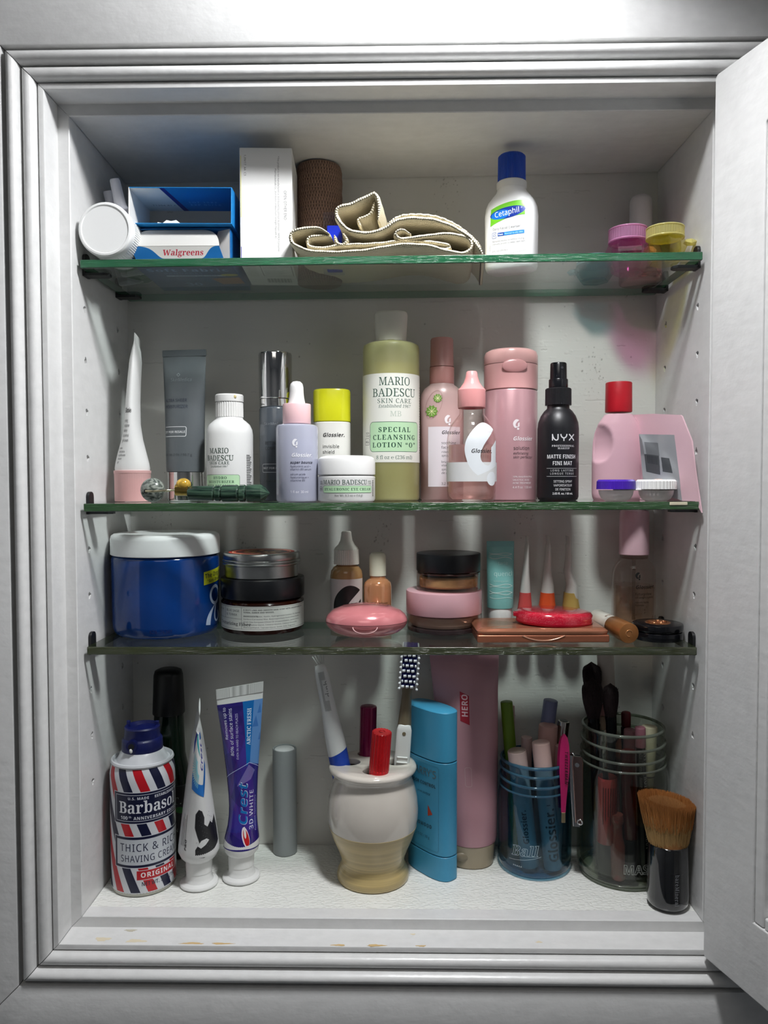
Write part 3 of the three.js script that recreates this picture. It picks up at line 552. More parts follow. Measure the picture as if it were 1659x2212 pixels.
for (const [col, lid, words, x, z, ry, k, hs] of [
  ['#fadcf0', '#f3b4e0', 'pink', 197.5, 60, 0.35, 1, 1],
  ['#f8f5c4', '#f1eaa0', 'yellow', 219.5, 88, -0.1, 0.93, 0.78],
  ['#c4e4e8', '#a9d5dc', 'pale teal', 176, 32, 2.7, 0.95, 0.58]]) {
  const t = thing('gem_jar', `small faceted ${words} plastic jar with a gem-shaped knob`, 'jar', [x, S1, z], { ry, group: 'faceted plastic jars' });
  const hx = (pts) => S(new THREE.LatheGeometry(pts.map(([r, y]) => new THREE.Vector2(Math.max(0.01, r * k), y * hs)), 6).toNonIndexed());
  const flat = (g) => { g.computeVertexNormals(); return g; };
  part('body', flat(hx([[0, 0], [12.5, 0], [13.2, 0.8], [19.2, 15], [18.8, 19], [15.5, 26], [15.4, 27]])), clear(col, 0.06), t);
  part('inner_cup', lathe([[0, 4 * hs], [11 * k, 4 * hs], [13.5 * k, 12 * hs], [13.5 * k, 26 * hs]]), clear(col, 0.12), t);
  part('lid', ribbed(16.2 * k, 26 * hs, 37 * hs, 44, 0.3, 0.99), M(lid, 0.15, { transmission: 0.7, thickness: 0, side: THREE.DoubleSide }), t);
  part('lid_rim', S(new THREE.TorusGeometry(15.6 * k, 0.8, 10, 48).rotateX(PI / 2).translate(0, 37 * hs, 0)), M(lid, 0.12, { transmission: 0.5, thickness: 0 }), t);
  part('thread', S(new THREE.TorusGeometry(15.9 * k, 0.6, 8, 48).rotateX(PI / 2).translate(0, 27 * hs, 0)), M(lid, 0.12, { transmission: 0.5, thickness: 0 }), t);
  const kn = S(new THREE.IcosahedronGeometry(5.2, 0).scale(1.1, 0.8 * Math.max(hs, 0.75), 1).translate(20.5 * k, 21 * hs, 3)); part('knob', kn, M(lid, 0.08, { transmission: 0.55, thickness: 0 }), t);
}

// ================================================================== MIDDLE SHELF
const GREEN = '#123f2c', MINT = '#b9dcb4';
const tubeWrap = (t, secs, y0, y1, a0, a1, W, H, draw, name = 'lettering') => part(name, sheet(secs, y0, y1, a0, a1, 0.18), ink(canvas(W, H, draw), 0.45), t);
{ // white tube, seen edge-on, on a pink cap
  const t = thing('cream_tube', 'white squeezed tube standing on a translucent pink cap', 'tube', [-231.5, S2, 60], { ry: 0.2 });
  part('cap', lathe([[0, 0], [14.9, 0], [15.2, 0.8], [15.3, 24], [15.7, 24.6], [15.7, 26.8], [14.6, 27]]), frosted('#f2c4c1', 0.3, 0.45), t);
  part('cap_core', lathe([[0, 1], [10, 1], [10, 20], [0, 20]]), matt('#efc9c5'), t);
  const secs = [[27, 14.6, 14.6], [29, 14.8, 15], [33, 14.2, 15.2], [42, 12, 16, 2, 0], [54, 8.8, 17, 2, 0.3], [67, 6.6, 17.6, 2, 0.6], [86, 5.8, 18.2, 2, 1.2], [106, 5.2, 18.8, 2, 2.6], [122, 4.6, 19.4, 2, 4], [132, 2.6, 20, 2, 5], [136, 0.9, 20.4, 2, 5.4], [143, 0.6, 20.4, 2, 5.8]];
  part('body', loft(secs, { seg: 56, deg: 60 }), M('#e4e5e3', 0.33), t);
  tubeWrap(t, secs, 30, 82, -90, 10, 400, 520, (c) => { T(c, 'Glossier.', 190, 60, 56, { b: 1, it: 1 }); lines(c, ['priming', 'moisturizer', 'balance', 'oil control', 'gel cream'], 180, 140, 34, 42, { col: '#333' }); lines(c, ['crème', 'hydratante', 'équilibrante', 'sébum', 'gel'], 150, 370, 26, 30, { col: '#444' }); });
}
{ // dark grey tube on a chrome cap
  const t = thing('moisturizer_tube', 'slate grey tube with a crimped end on a chrome cap', 'tube', [-189, S2, 45], { ry: -0.12 });
  part('cap', lathe([[0, 0], [15, 0], [15.6, 0.6], [15.8, 2], [15.6, 25.4], [15, 25.8]]), metal('#d7d7d5', 0.07), t);
  const secs = [[25.8, 16.4, 16], [28, 16.8, 16], [60, 17.6, 13], [95, 18.8, 7.5], [120, 19.8, 2.6], [127, 20, 1], [128.4, 20, 0.7], [134, 20.2, 0.7]];
  part('body', loft(secs, { seg: 64, deg: 50 }), M('#575d60', 0.4), t);
  part('crimp', move(box(40.4, 5.6, 1.9, 0.4), 0, 131, 0), M('#53595c', 0.5), t);
  part('lettering', sheet(secs, 30, 124, -15, 15, 0.2, true), ink(canvas(460, 1440, (c) => {
    c.strokeStyle = '#9aa1a4'; c.lineWidth = 6; c.save(); c.translate(170, 190); c.rotate(PI / 4); c.strokeRect(-16, -16, 32, 32); c.restore();
    T(c, 'SkinMedica', 60, 280, 66, { col: '#848b8f', sx: 0.9 }); lines(c, ['ULTRA SHEER', 'MOISTURIZER'], -30, 560, 58, 86, { col: '#2b3346', sx: 0.98 });
    rounded(c, -60, 900, 380, 130, 22, null, '#cfd2d2', 9); T(c, 'NOT FOR RESALE', -42, 985, 44, { col: '#d3d6d6', b: 1 });
    T(c, 'Net Wt. 2 Oz. / 56.7 g', 0, 1290, 42, { col: '#3b4144' });
  })), t);
}
{ // jade roller lying along the front
  const t = thing('face_roller', 'dark green jade face roller lying along the shelf front', 'face roller', [-200.5, S2 + 10.2, 102]);
  const n = 256, marble = grey(field(n, 6, 6, 3, 51), n, (v) => { const k = Math.abs(Math.sin(v * 16)); return [20 + 40 * k, 38 + 46 * k, 32 + 36 * k]; }, true);
  const greyMarble = grey(field(n, 6, 5, 5, 52), n, (v) => { const k = Math.abs(Math.sin(v * 13)); return [58 + 86 * k, 66 + 84 * k, 62 + 80 * k]; }, true);
  const roll = part('stone_roller', ball(9.9, 1, 1, 0.82), withMap(greyMarble, 0.18), t, 'mottled grey stone roller');
  part('axle_hole', S(new THREE.CylinderGeometry(1.8, 1.8, 16.6, 16).rotateX(PI / 2).translate(-3, -0.8, 0)), matt('#151515'), roll);
  part('wire', merge([tube([[-3, -0.8, 9.2], [4, -1, 10.6], [14, -0.2, 7.6], [21, 0.3, 2.4]], 0.9), tube([[-3, -0.8, -9.2], [4, -1, -10.6], [14, -0.2, -7.6], [21, 0.3, -2.4]], 0.9)]), metal('#d9cfae', 0.15), t);
  const along = (pts) => lathe(pts, 40).rotateZ(-PI / 2);
  part('ferrule', along([[0, 19], [4.6, 19], [4.8, 19.6], [4.8, 30], [0, 30]]), metal('#b79a52', 0.25), t);
  part('glue', move(ball(6, 1, 0.85, 0.9), 25.4, 4.6, 0), M('#e2b84e', 0.12, { metalness: 0.5 }), t, 'shiny gold glue blob');
  part('handle', move(along([[0, 0], [5.6, 0], [6, 0.8], [6.2, 20], [5.4, 21.2], [6.4, 22.4], [6.5, 25.6], [5.6, 26.8], [6.8, 28], [7, 40], [6, 41.2], [7.1, 42.4], [7.1, 46], [6.2, 47.2], [7.3, 48.6], [7.3, 60], [4.6, 63.5], [0, 66.8]]), 29.6, -2.8, 0), withMap(marble, 0.22), t, 'dark green stone handle');
}
{ // white moisturiser bottle with flip cap
  const t = thing('lotion_bottle', 'round white lotion bottle with a ribbed flip cap and mint label panel', 'bottle', [-147, S2, 55]);
  part('body', lathe([[0, 0], [18.4, 0], [19.8, 0.9], [20.2, 2.4], [20.2, 58], [19.6, 62.5], [17.6, 66.8], [14, 70], [12, 71.5], [11.4, 73.5]], 64, 50), M('#e6e7e5', 0.3), t);
  const cap = part('cap', ribbed(12, 73.4, 87, 36, 0.4, 0.99), satin('#e4e4e1'), t);
  part('cap_lid', lathe([[12.2, 86.6], [12.3, 87.4], [12.3, 92], [11.6, 93], [0, 93.4]]), satin('#e4e4e1'), cap);
  part('stain', move(ball(1.6, 1, 1, 0.5), 6.8, 90.4, 10), M('#cfc08a', 0.5), cap, 'yellowed spot');
  tubeWrap(t, round(20.2, 0, 60), 2, 53, -70, 78, 840, 830, (c) => {
    T(c, 'MARIO', 300, 190, 100, { col: GREEN, fam: 'serif', al: 'center', sx: 0.9 }); T(c, 'BADESCU', 300, 290, 100, { col: GREEN, fam: 'serif', al: 'center', sx: 0.95 }); T(c, 'SKIN CARE', 300, 345, 56, { col: GREEN, fam: 'serif', al: 'center', sp: 3 }); T(c, 'Established 1967', 300, 385, 34, { col: GREEN, fam: 'serif', it: 1, al: 'center' });
    rounded(c, 40, 490, 560, 190, 30, MINT, GREEN, 4); lines(c, ['HYDRO', 'MOISTURIZER', 'WITH VITAMIN C'], 320, 550, 50, 56, { col: GREEN, fam: 'serif', b: 1, al: 'center', sp: 4 });
    T(c, '2 fl oz ℮ (59 ml)', 300, 760, 38, { col: GREEN, fam: 'serif', al: 'center' });
    for (let k = 0; k < 22; k++) bar(c, 715, 210 + k * 24, 70 + (k * 37) % 50, 9, '#333');
  });
}
{ // grey pump bottle with chrome cap
  const t = thing('serum_pump', 'dark grey pump bottle with a mirror chrome cap', 'bottle', [-107.4, S2, 49]);
  part('body', lathe([[0, 0], [12.8, 0], [14, 0.8], [14.4, 2.2], [14.4, 80.4], [13.6, 82], [12.6, 82.6]]), M('#4c5258', 0.16), t);
  part('chrome_ring', lathe([[13.6, 82.4], [14, 82.8], [14, 89], [13.2, 89.4]]), metal('#dcdcdc', 0.06), t);
  part('cap', lathe([[13.8, 89.4], [14.4, 90], [14.7, 128], [14.2, 129.6], [12.6, 130.2], [0, 130.2]]), metal('#d4d4d4', 0.06), t);
  tubeWrap(t, round(14.4, 0, 80), 14, 76, -75, 75, 560, 920, (c) => {
    T(c, 'SkinMedica', 280, 150, 50, { col: '#8a9095', al: 'center' }); lines(c, ['RETINOL', 'COMPLEX 1.0'], 165, 400, 56, 68, { col: '#1e2226' });
    rounded(c, 120, 650, 330, 105, 18, null, '#b9bdc0', 7); T(c, 'NOT FOR RESALE', 135, 715, 38, { col: '#c6cacc', b: 1 }); T(c, '1 fl. oz. / 29.6 mL', 270, 880, 30, { col: '#2b3034', al: 'center' });
  });
}
{ // dropper serum in lilac glass
  const t = thing('dropper_serum', 'lilac glass serum bottle with a pink collar and white dropper bulb', 'bottle', [-84, S2, 85]);
  part('glass', lathe([[0, 0.4], [15.6, 0], [17, 0.8], [17.5, 2.4], [17.5, 61.6], [16.8, 63.4], [15.4, 64.2], [10, 64.6], [9.6, 66]], 64), M('#c3c6d8', 0.12, { transmission: 0.3, thickness: 0 }), t);
  part('serum', lathe([[0, 3], [15.8, 3], [15.8, 52], [0, 52]]), M('#b9bcd6', 0.3), t);
  part('collar', drum(11.7, 65, 81.6, 0.6), satin('#efc6c9'), t);
  part('bulb', lathe([[7.4, 81.4], [7, 83], [6.2, 87], [5.8, 92], [5.7, 95.5], [5, 98.4], [3.2, 100.2], [0, 100.8]]), satin('#e9e8e6'), t);
  tubeWrap(t, round(17.5, 0, 62), 3, 58, -68, 68, 840, 1100, (c) => {
    crescent(c, 385, 120, 150, '#f1f1f6'); T(c, 'Glossier.', 370, 420, 88, { col: '#f1f1f6', b: 1, it: 1 }); T(c, 'super bounce', 350, 530, 60, { col: '#222433', b: 1, it: 1 });
    lines(c, ['hyaluronic acid +', 'vitamin B5 serum'], 350, 590, 46, 48, { col: '#34364a', it: 1 }); lines(c, ['sérum acide', 'hyaluronique +', 'vitamine B5'], 350, 720, 46, 50, { col: '#34364a', it: 1 }); T(c, '1 fl oz  30 ml', 350, 1010, 54, { col: '#f1f1f6' });
  });
}
{ // sun shield stick
  const t = thing('sunscreen_bottle', 'white sunscreen bottle with a bright yellow-green cap', 'bottle', [-58, S2, 44]);
  const secs = [[0, 15.4, 12, 2.4], [1.4, 16.4, 13, 2.4], [68.6, 16.4, 13, 2.4], [69.6, 15.6, 12.2, 2.4]];
  part('body', loft(secs, { seg: 64 }), M('#dcdcd6', 0.3), t);
  part('cap', loft([[69.6, 16, 12.6, 2.4], [70.2, 16.5, 13.1, 2.4], [96, 16.5, 13.1, 2.4], [97.8, 15.8, 12.4, 2.4], [98.4, 14, 10.6, 2.4]], { seg: 64 }), M('#c3c41c', 0.25), t);
  part('lettering', sheet(secs, 4, 64, -14, 14, 0.2, true), ink(canvas(460, 980, (c) => { T(c, 'Glossier.', 110, 130, 76, { b: 1, it: 1 }); lines(c, ['invisible', 'shield'], 110, 290, 66, 80, {}); lines(c, ['daily', 'sunscreen', 'SPF 35'], 110, 470, 54, 66, { it: 1 }); })), t);
}
{ // eye cream jar
  const t = thing('cream_jar', 'squat white cream jar with a domed lid and mint stripe', 'jar', [-42.5, S2, 85.5]);
  part('jar', lathe([[0, 0], [21.6, 0], [23.4, 1], [24, 2.6], [24, 20.6], [22.6, 22]], 64), M('#e8e8e6', 0.25), t);
  part('lid', lathe([[23.4, 22.2], [24.1, 22.8], [24.1, 33], [23.4, 35.8], [21.6, 37.4], [18, 38.2], [0, 38.4]], 64), M('#ececea', 0.22), t);
  tubeWrap(t, round(24, 0, 21), 2.5, 19.5, -74, 74, 1080, 300, (c) => {
    T(c, 'MARIO BADESCU', 540, 88, 92, { col: GREEN, fam: 'serif', al: 'center', sx: 0.92 }); lines(c, ['SKIN', 'CARE'], 905, 55, 32, 32, { col: '#6f8a76', fam: 'serif' });
    rounded(c, 190, 108, 800, 100, 26, MINT, GREEN, 4); T(c, 'HYALURONIC EYE CREAM', 590, 176, 52, { col: GREEN, fam: 'serif', b: 1, al: 'center', sp: 3 }); T(c, 'Net Wt. 0.5 oz ℮ (14 g)', 600, 262, 40, { col: '#333', fam: 'serif', al: 'center' });
    lines(c, ['SKIN', 'TYPES'], 96, 60, 32, 32, { col: '#333' }); rounded(c, 92, 120, 64, 60, 4, null, '#333', 4); T(c, 'ALL', 98, 163, 34, { col: '#333', b: 1 }); for (let k = 0; k < 10; k++) bar(c, 1015, 30 + k * 24, 40, 9, '#333');
  });
}
{ // tall toner bottle, two thirds full
  const t = thing('toner_bottle', 'tall cylinder bottle of yellow cleansing lotion with a white label', 'bottle', [-5.3, S2, 45]);
  part('shell', lathe([[0, 0], [22.5, 0], [24.4, 1], [25, 3], [25, 133], [24.2, 136], [22, 137.6], [14, 138.6], [13, 140.4]], 64), M('#d8d69c', 0.3, { transmission: 0.62, thickness: 0, side: THREE.DoubleSide }), t);
  part('lotion', lathe([[0, 2], [23.6, 2], [24, 4], [24, 119], [0, 119]], 64), M('#b9b43a', 0.35, { transmission: 0.35, thickness: 0 }), t, 'yellow lotion');
  part('cap', loft([[139.6, 13.2, 13.2, 2.6], [141, 13.4, 13.4, 2.6], [163, 14.6, 14.6, 2.9], [164.6, 14, 14, 2.9], [165.2, 12, 12, 2.9]], { seg: 24, deg: 30 }), frosted('#dedcd2', 0.12, 0.6), t);
  tubeWrap(t, round(25, 0, 133), 33.4, 109.4, -97, 97, 1110, 1000, (c, w, h) => {
    bar(c, 0, 0, w, h, '#e2e3da'); const x = 600;
    T(c, 'MARIO', x, 135, 128, { col: GREEN, fam: 'serif', al: 'center', sx: 0.86 }); T(c, 'BADESCU', x, 262, 128, { col: GREEN, fam: 'serif', al: 'center', sx: 0.92 }); T(c, 'SKIN CARE', x, 335, 70, { col: GREEN, fam: 'serif', al: 'center', sp: 5 }); T(c, 'Established 1967', x, 386, 48, { col: GREEN, fam: 'serif', it: 1, al: 'center' }); T(c, 'MB', x + 10, 485, 84, { col: '#b7c2b4', fam: 'serif', al: 'center' });
    rounded(c, 292, 545, 640, 335, 46, MINT, GREEN, 5); lines(c, ['SPECIAL', 'CLEANSING', 'LOTION “O”'], x, 660, 76, 86, { col: GREEN, fam: 'serif', b: 1, al: 'center', sp: 9 });
    T(c, '8 fl oz ℮ (236 ml)', x, 965, 56, { col: GREEN, fam: 'serif', al: 'center' });
    lines(c, ['SKIN', 'TYPES'], 205, 680, 34, 34, { col: '#333' }); rounded(c, 196, 728, 78, 72, 2, null, '#333', 4); T(c, 'ALL', 204, 778, 40, { col: '#333', b: 1 }); for (let k = 0; k < 26; k++) bar(c, 1010, 130 + k * 30, 80, 10, '#555');
  }, 'label');
}
{ // rose water mist
  const t = thing('face_mist', 'frosted pink mist bottle with green leaf sticker and pink spray cap', 'bottle', [40.2, S2, 34]);
  const secs = [[0, 18, 15], [1.4, 19.4, 16.4], [88, 19.6, 16.6], [95, 18.4, 15.8], [100, 15.6, 13.8], [103, 11.4, 11], [104.6, 10.4, 10.4]];
  part('body', loft(secs, { seg: 64, deg: 60 }), M('#e6c4c0', 0.3, { transmission: 0.3, thickness: 0, side: THREE.DoubleSide }), t);
  part('mist_water', lathe([[0, 2], [15, 2], [15, 84], [0, 84]]), M('#e2b9b5', 0.3, { transmission: 0.3, thickness: 0 }), t);
  part('collar', drum(11, 104, 119, 0.6), M('#dfa29c', 0.25, { transmission: 0.15, thickness: 0 }), t);
  part('cap', lathe([[10.9, 119.4], [10.6, 120], [10.2, 143.4], [9.4, 144.8], [0, 145.4]]), M('#e0aaa5', 0.18, { transmission: 0.2, thickness: 0, side: THREE.DoubleSide }), t);
  part('label', sheet(secs, 10, 86, -15, 15.5, 0.2, true), ink(canvas(560, 1380, (c) => {
    bar(c, 40, 380, 520, 960, '#ded7dc'); crescent(c, 300, 190, 170, '#ece8ea');
    T(c, 'Glossier.', 250, 500, 78, { b: 1, it: 1 }); lines(c, ['soothing', 'face mist'], 250, 660, 62, 72, {}); lines(c, ['rosewater', 'spray'], 250, 800, 50, 58, { it: 1 }); lines(c, ['brume', 'visage'], 250, 960, 50, 54, {}); lines(c, ['spray à l’eau', 'de rose'], 250, 1080, 50, 56, { it: 1 }); T(c, '3.2 fl oz', 250, 1310, 54, {});
  })), t);
  part('sticker', sheet(secs, 66, 98, -17, 0, 0.3, true), ink(canvas(260, 480, (c) => {
    c.strokeStyle = '#b98f8a'; c.lineWidth = 4; c.beginPath(); c.ellipse(140, 200, 100, 190, 0.35, 0, 7); c.stroke();
    for (const [x, y, r] of [[190, 120, 62], [110, 290, 84]]) { c.fillStyle = '#6f9a3c'; c.beginPath(); for (let k = 0; k < 20; k++) { const a = k / 20 * 2 * PI, q = r * (k % 2 ? 0.78 : 1); c.lineTo(x + q * Math.cos(a), y + q * Math.sin(a)); } c.fill(); c.strokeStyle = '#e6e3b8'; c.lineWidth = 6; for (let k = 0; k < 4; k++) { const a = k * PI / 4; c.beginPath(); c.moveTo(x - r * 0.7 * Math.cos(a), y - r * 0.7 * Math.sin(a)); c.lineTo(x + r * 0.7 * Math.cos(a), y + r * 0.7 * Math.sin(a)); c.stroke(); } }
  })), t, 'green leaf sticker');
}
{ // clear bottle with the big crescent letter
  const t = thing('cleanser_dropper', 'clear bottle with a big white crescent letter and pink nozzle cap', 'bottle', [62, S2, 85]);
  const prof = [[0, 0.6], [15.5, 0], [18.6, 1], [20.2, 4], [20.8, 9], [20.8, 50], [19.8, 57], [17.4, 63.5], [14, 68.4], [11, 71.8], [10.2, 74], [10.2, 78]];
  part('bottle', lathe(prof, 64, 60), clear('#fbf3f2'), t);
  part('liquid', lathe([[0, 2], [16, 2], [18.6, 5], [19.2, 9], [19.2, 47], [0, 47]], 48), M('#f3dcd8', 0.3, { transmission: 0.75, thickness: 0 }), t);
  part('cap', lathe([[11.2, 77.6], [11.6, 78.2], [11.6, 92.6], [11, 93.4], [9, 95.4], [6.6, 99], [5.2, 103.4], [4.5, 107.4], [3.8, 108.2], [0, 108.4]]), M('#eda3a2', 0.22), t);
  tubeWrap(t, [[9, 20.8, 20.8], [50, 20.8, 20.8], [57, 19.8, 19.8], [63.5, 17.4, 17.4], [68.4, 14, 14]], 13, 66, -88, 100, 1300, 1010, (c, w) => {
    bar(c, 0, 640, w, 300, 'rgba(232,236,236,0.86)'); crescent(c, 455, 0, 1010, '#e6ebef');
    T(c, 'Glossier.', 560, 500, 88, { b: 1, it: 1 });
  });
}
{ // exfoliating solution
  const t = thing('exfoliant_bottle', 'shimmery pink cylinder bottle with a matching domed flip cap', 'bottle', [101, S2, 40]);
  part('body', lathe([[0, 0], [21.6, 0], [23.2, 0.9], [23.6, 2.4], [23.6, 95.4], [23, 96.6]], 64), M('#c79aa0', 0.28, { metalness: 0.25, clearcoat: 0.5 }), t);
  const cap = part('cap', lathe([[23, 97], [23.7, 97.6], [23.7, 119]], 64), M('#dea7a6', 0.22), t);
  part('cap_lid', lathe([[23.5, 119.4], [23.7, 120], [23.6, 127.4], [22.4, 130.6], [19.4, 132.3], [0, 132.8]], 64), M('#dfaaa8', 0.22), cap);
  part('thumb_notch', S(new THREE.SphereGeometry(11, 32, 16).scale(1, 0.55, 0.16).translate(0, 116, 23.2)), M('#d39a9a', 0.25), cap);
  tubeWrap(t, round(23.6, 0, 96), 10, 72, -50, 60, 900, 1240, (c) => {
    crescent(c, 380, 30, 190, '#efe6e9'); T(c, 'Glossier', 380, 400, 96, { col: '#efe6e9', b: 1, it: 1 }); T(c, 'solution', 390, 560, 84, { col: '#3d3438' }); lines(c, ['exfoliating', 'skin perfector'], 385, 640, 60, 66, { col: '#3d3438', it: 1 });
    lines(c, ['10% AHA/BHA/PHA', 'SALICYLIC ACID', 'ACNE TREATMENT'], 380, 1040, 44, 54, { col: '#efe6e9' }); T(c, '4.4 fl oz  130 ml', 380, 1225, 52, { col: '#efe6e9' });
  });
}
{ // black setting spray
  const t = thing('setting_spray', 'matte black spray bottle with white lettering', 'spray bottle', [139.5, S2, 58]);
  part('body', lathe([[0, 0], [14.8, 0], [16.8, 1.2], [17.6, 3.6], [17.6, 62], [17, 67.5], [15, 73], [12, 77.4], [9.6, 79.6], [9.4, 82.6]], 64, 60), M('#131419', 0.42), t);
  part('collar', ribbed(11.2, 82.4, 97, 60, 0.2, 0.99, 0.8), M('#121317', 0.4), t);
  part('pump', drum(8.2, 97, 105, 0.8), gloss('#15161b'), t);
  const noz = part('nozzle', lathe([[7.2, 104.6], [7, 118], [6.4, 118.9], [0, 119.2]]), gloss('#14151a'), t);
  part('orifice', S(new THREE.CylinderGeometry(1.1, 1.1, 1, 16).rotateX(PI / 2).translate(1.6, 114, 6.8)), matt('#3c3d44'), noz);
  tubeWrap(t, round(17.6, 0, 62), 5, 61, -75, 75, 900, 1100, (c) => {
    const w = '#dcdcde', X = 470;
    c.strokeStyle = w; c.lineWidth = 20; c.lineJoin = 'round'; c.beginPath(); c.moveTo(290, 190); c.lineTo(290, 90); c.quadraticCurveTo(300, 165, 350, 185); c.quadraticCurveTo(380, 185, 380, 150); c.lineTo(380, 85); c.moveTo(425, 85); c.quadraticCurveTo(430, 145, 475, 150); c.quadraticCurveTo(520, 145, 525, 85); c.moveTo(475, 150); c.lineTo(475, 200); c.moveTo(565, 85); c.quadraticCurveTo(620, 140, 665, 190); c.moveTo(665, 85); c.quadraticCurveTo(610, 140, 565, 190); c.stroke();
    T(c, '♥', X + 5, 240, 40, { col: w, al: 'center' }); T(c, 'PROFESSIONAL', X + 5, 295, 44, { col: w, fam: 'serif', b: 1, al: 'center', sp: 4 }); T(c, 'MAKEUP', X + 5, 335, 40, { col: w, fam: 'serif', b: 1, al: 'center', sp: 4 });
    T(c, 'MATTE FINISH', X - 20, 490, 92, { col: w, b: 1, al: 'center', sx: 0.82 }); T(c, 'FINI MAT', X - 10, 600, 92, { col: w, b: 1, al: 'center', sx: 0.82 }); bar(c, 190, 650, 560, 5, w); bar(c, 190, 785, 560, 5, w); lines(c, ['LONG LASTING', 'LONGUE TENUE'], X - 10, 705, 46, 52, { col: w, al: 'center', sp: 8 });
    lines(c, ['SETTING SPRAY', 'VAPORISATEUR', 'DE FINITION'], X, 890, 54, 66, { col: w, al: 'center', sx: 0.85 }); T(c, '2.03 fl. oz. / 60 mL', X, 1090, 48, { col: w, b: 1, al: 'center', sx: 0.85 });
  });
}
{ // pink remover bottle with a thumb dent
  const t = thing('remover_bottle', 'pink bottle with a thumb dent and a red screw cap', 'bottle', [195.5, S2, 44]);
  const secs = [[0, 20.5, 12], [1.6, 22, 13.4], [5, 22.8, 14], [40, 23, 14.2], [52, 22.4, 14], [60, 20.8, 13.4], [67, 18, 12.6], [72, 14.6, 11.8], [75.4, 12, 11.2], [77, 11.4, 11.2]];
  const fine = []; for (let y = 0; y <= 77; y += 1.4) fine.push(between(secs, y));
  part('body', loft(fine, { seg: 96, deg: 70, bend: ([x, y, z]) => { const q = ((x + 19) / 11) ** 2 + ((y - 50) / 17) ** 2; const k = z > -4 && q < 1 ? (1 - q) ** 0.8 : 0; return [x + 1.6 * k, y, z - 7 * k * Math.max(0, Math.min(1, (z + 4) / 8))]; } }), M('#e3b9c4', 0.18, { transmission: 0.12, thickness: 0 }), t);
  part('cap', drum(11.6, 77.4, 103.8, 0.9, 56, 11.3), M('#bf1626', 0.45), t);
}
{ // contact lens case
  const t = thing('lens_case', 'contact lens case with one purple and one white lid', 'lens case', [195.5, S2, 96]);
  for (const [s, col, n] of [[-1, '#4b22b4', 60], [1, '#ededeb', 34]]) {
    part('well', lathe([[0, 0.2], [8, 0.4], [11.5, 2.4], [13.4, 6], [14, 9.4]], 48, 60).translate(s * 16.3 * MM, 0, 0), frosted('#ece8e6', 0.3, 0.3), t);
    const lid = part('lid', move(ribbed(s < 0 ? 15.6 : 16.1, 10.2, 18, n, s < 0 ? 0.15 : 0.7, 0.985, 1.4), s * 16.3, 0, 0), s < 0 ? M(col, 0.25, { transmission: 0.15, thickness: 0 }) : satin(col), t, s < 0 ? 'purple lid' : 'white scalloped lid');
    if (s > 0) part('stain', move(ball(3.4, 1, 0.12, 0.5), 14, 18, 12), M('#e8c0aa', 0.5), lid);
  }
  part('bridge', move(box(34, 1.2, 13, 0.5), 0, 9.7, 0), satin('#e9e4e2'), t);
}
function sheetOf(front, thick, mat) { // thin folded sheet through given rows of points
  const rows = front.length, cols = front[0].length, pos = [], uv = [], idx = [];
  for (const k of [0, 1]) front.forEach((row, j) => row.forEach(([x, y, z], i) => { pos.push(x + k * thick[0], y + k * thick[1], z + k * thick[2]); uv.push(i / (cols - 1), 1 - j / (rows - 1)); }));
  const n = rows * cols, quad = (a, b, c, d) => idx.push(a, b, c, a, c, d);
  for (let j = 0; j + 1 < rows; j++) for (let i = 0; i + 1 < cols; i++) { const a = j * cols + i; quad(a, a + cols, a + cols + 1, a + 1); quad(n + a, n + a + 1, n + a + cols + 1, n + a + cols); }
  for (let i = 0; i + 1 < cols; i++) for (const r of [0, (rows - 1) * cols]) quad(r + i, r + i + 1, n + r + i + 1, n + r + i);
  for (let j = 0; j + 1 < rows; j++) for (const r of [0, cols - 1]) quad(j * cols + r, (j + 1) * cols + r, n + (j + 1) * cols + r, n + j * cols + r);
  const g = new THREE.BufferGeometry(); g.setAttribute('position', new THREE.Float32BufferAttribute(pos, 3)); g.setAttribute('uv', new THREE.Float32BufferAttribute(uv, 2)); g.setIndex(idx);
  return S(crease(g, 25));
}
{ // pink card pouch leaning on the side board
  const t = thing('pink_pouch', 'pale pink card pouch leaning against the side board', 'pouch');
  part('card', sheetOf([
    [[207, 409, 40], [219, 407.6, 66], [231, 404, 95], [231.6, 403, 97]],
    [[207, 385, 40], [219.5, 384, 68], [233, 383, 108], [234.2, 382, 112]],
    [[207, 360, 40], [220, 359, 69], [234, 358, 110], [236, 357, 116]],
    [[207, 334, 40], [221, 334, 70], [236, 334, 116], [239, 325, 121.5]]], [1.2, 0, -0.6]), M('#d9b6bf', 0.4), t);
}
{ // foil sachet leaning on the pouch
  const t = thing('foil_sachet', 'crumpled silver foil sample sachet leaning on the pink pouch', 'sachet');
  const rows = []; for (let j = 0; j <= 10; j++) { const r = []; for (let i = 0; i <= 8; i++) { const u = i / 8, v = j / 10, w = (u > 0.1 && u < 0.9 && v > 0.06 && v < 0.94) ? 1 : 0; r.push([205.5 + u * (22 + 3 * v) + v * 1.5 - w * (0.8 + 0.8 * Math.sin(u * 9 + v * 5)), 390 - v * (54 - 7 * (1 - u)) - 2 * u, 70 + u * 22 + v * 10 + w * 1.2 * Math.sin(v * 8 - u * 4)]); } rows.push(r); }
  part('foil', sheetOf(rows, [1.2, 0, -0.6]), withMap(canvas(320, 512, (c) => { c.fillStyle = '#85888c'; c.fillRect(55, 70, 120, 110); c.fillStyle = '#5d6064'; c.fillRect(40, 180, 130, 160); c.fillRect(190, 190, 70, 120); for (let k = 0; k < 9; k++) bar(c, 60 + k * 11, 190, 5, 70, '#3d4045'); }, '#b6b9bd'), 0.3, { metalness: 0.6 }), t);
}

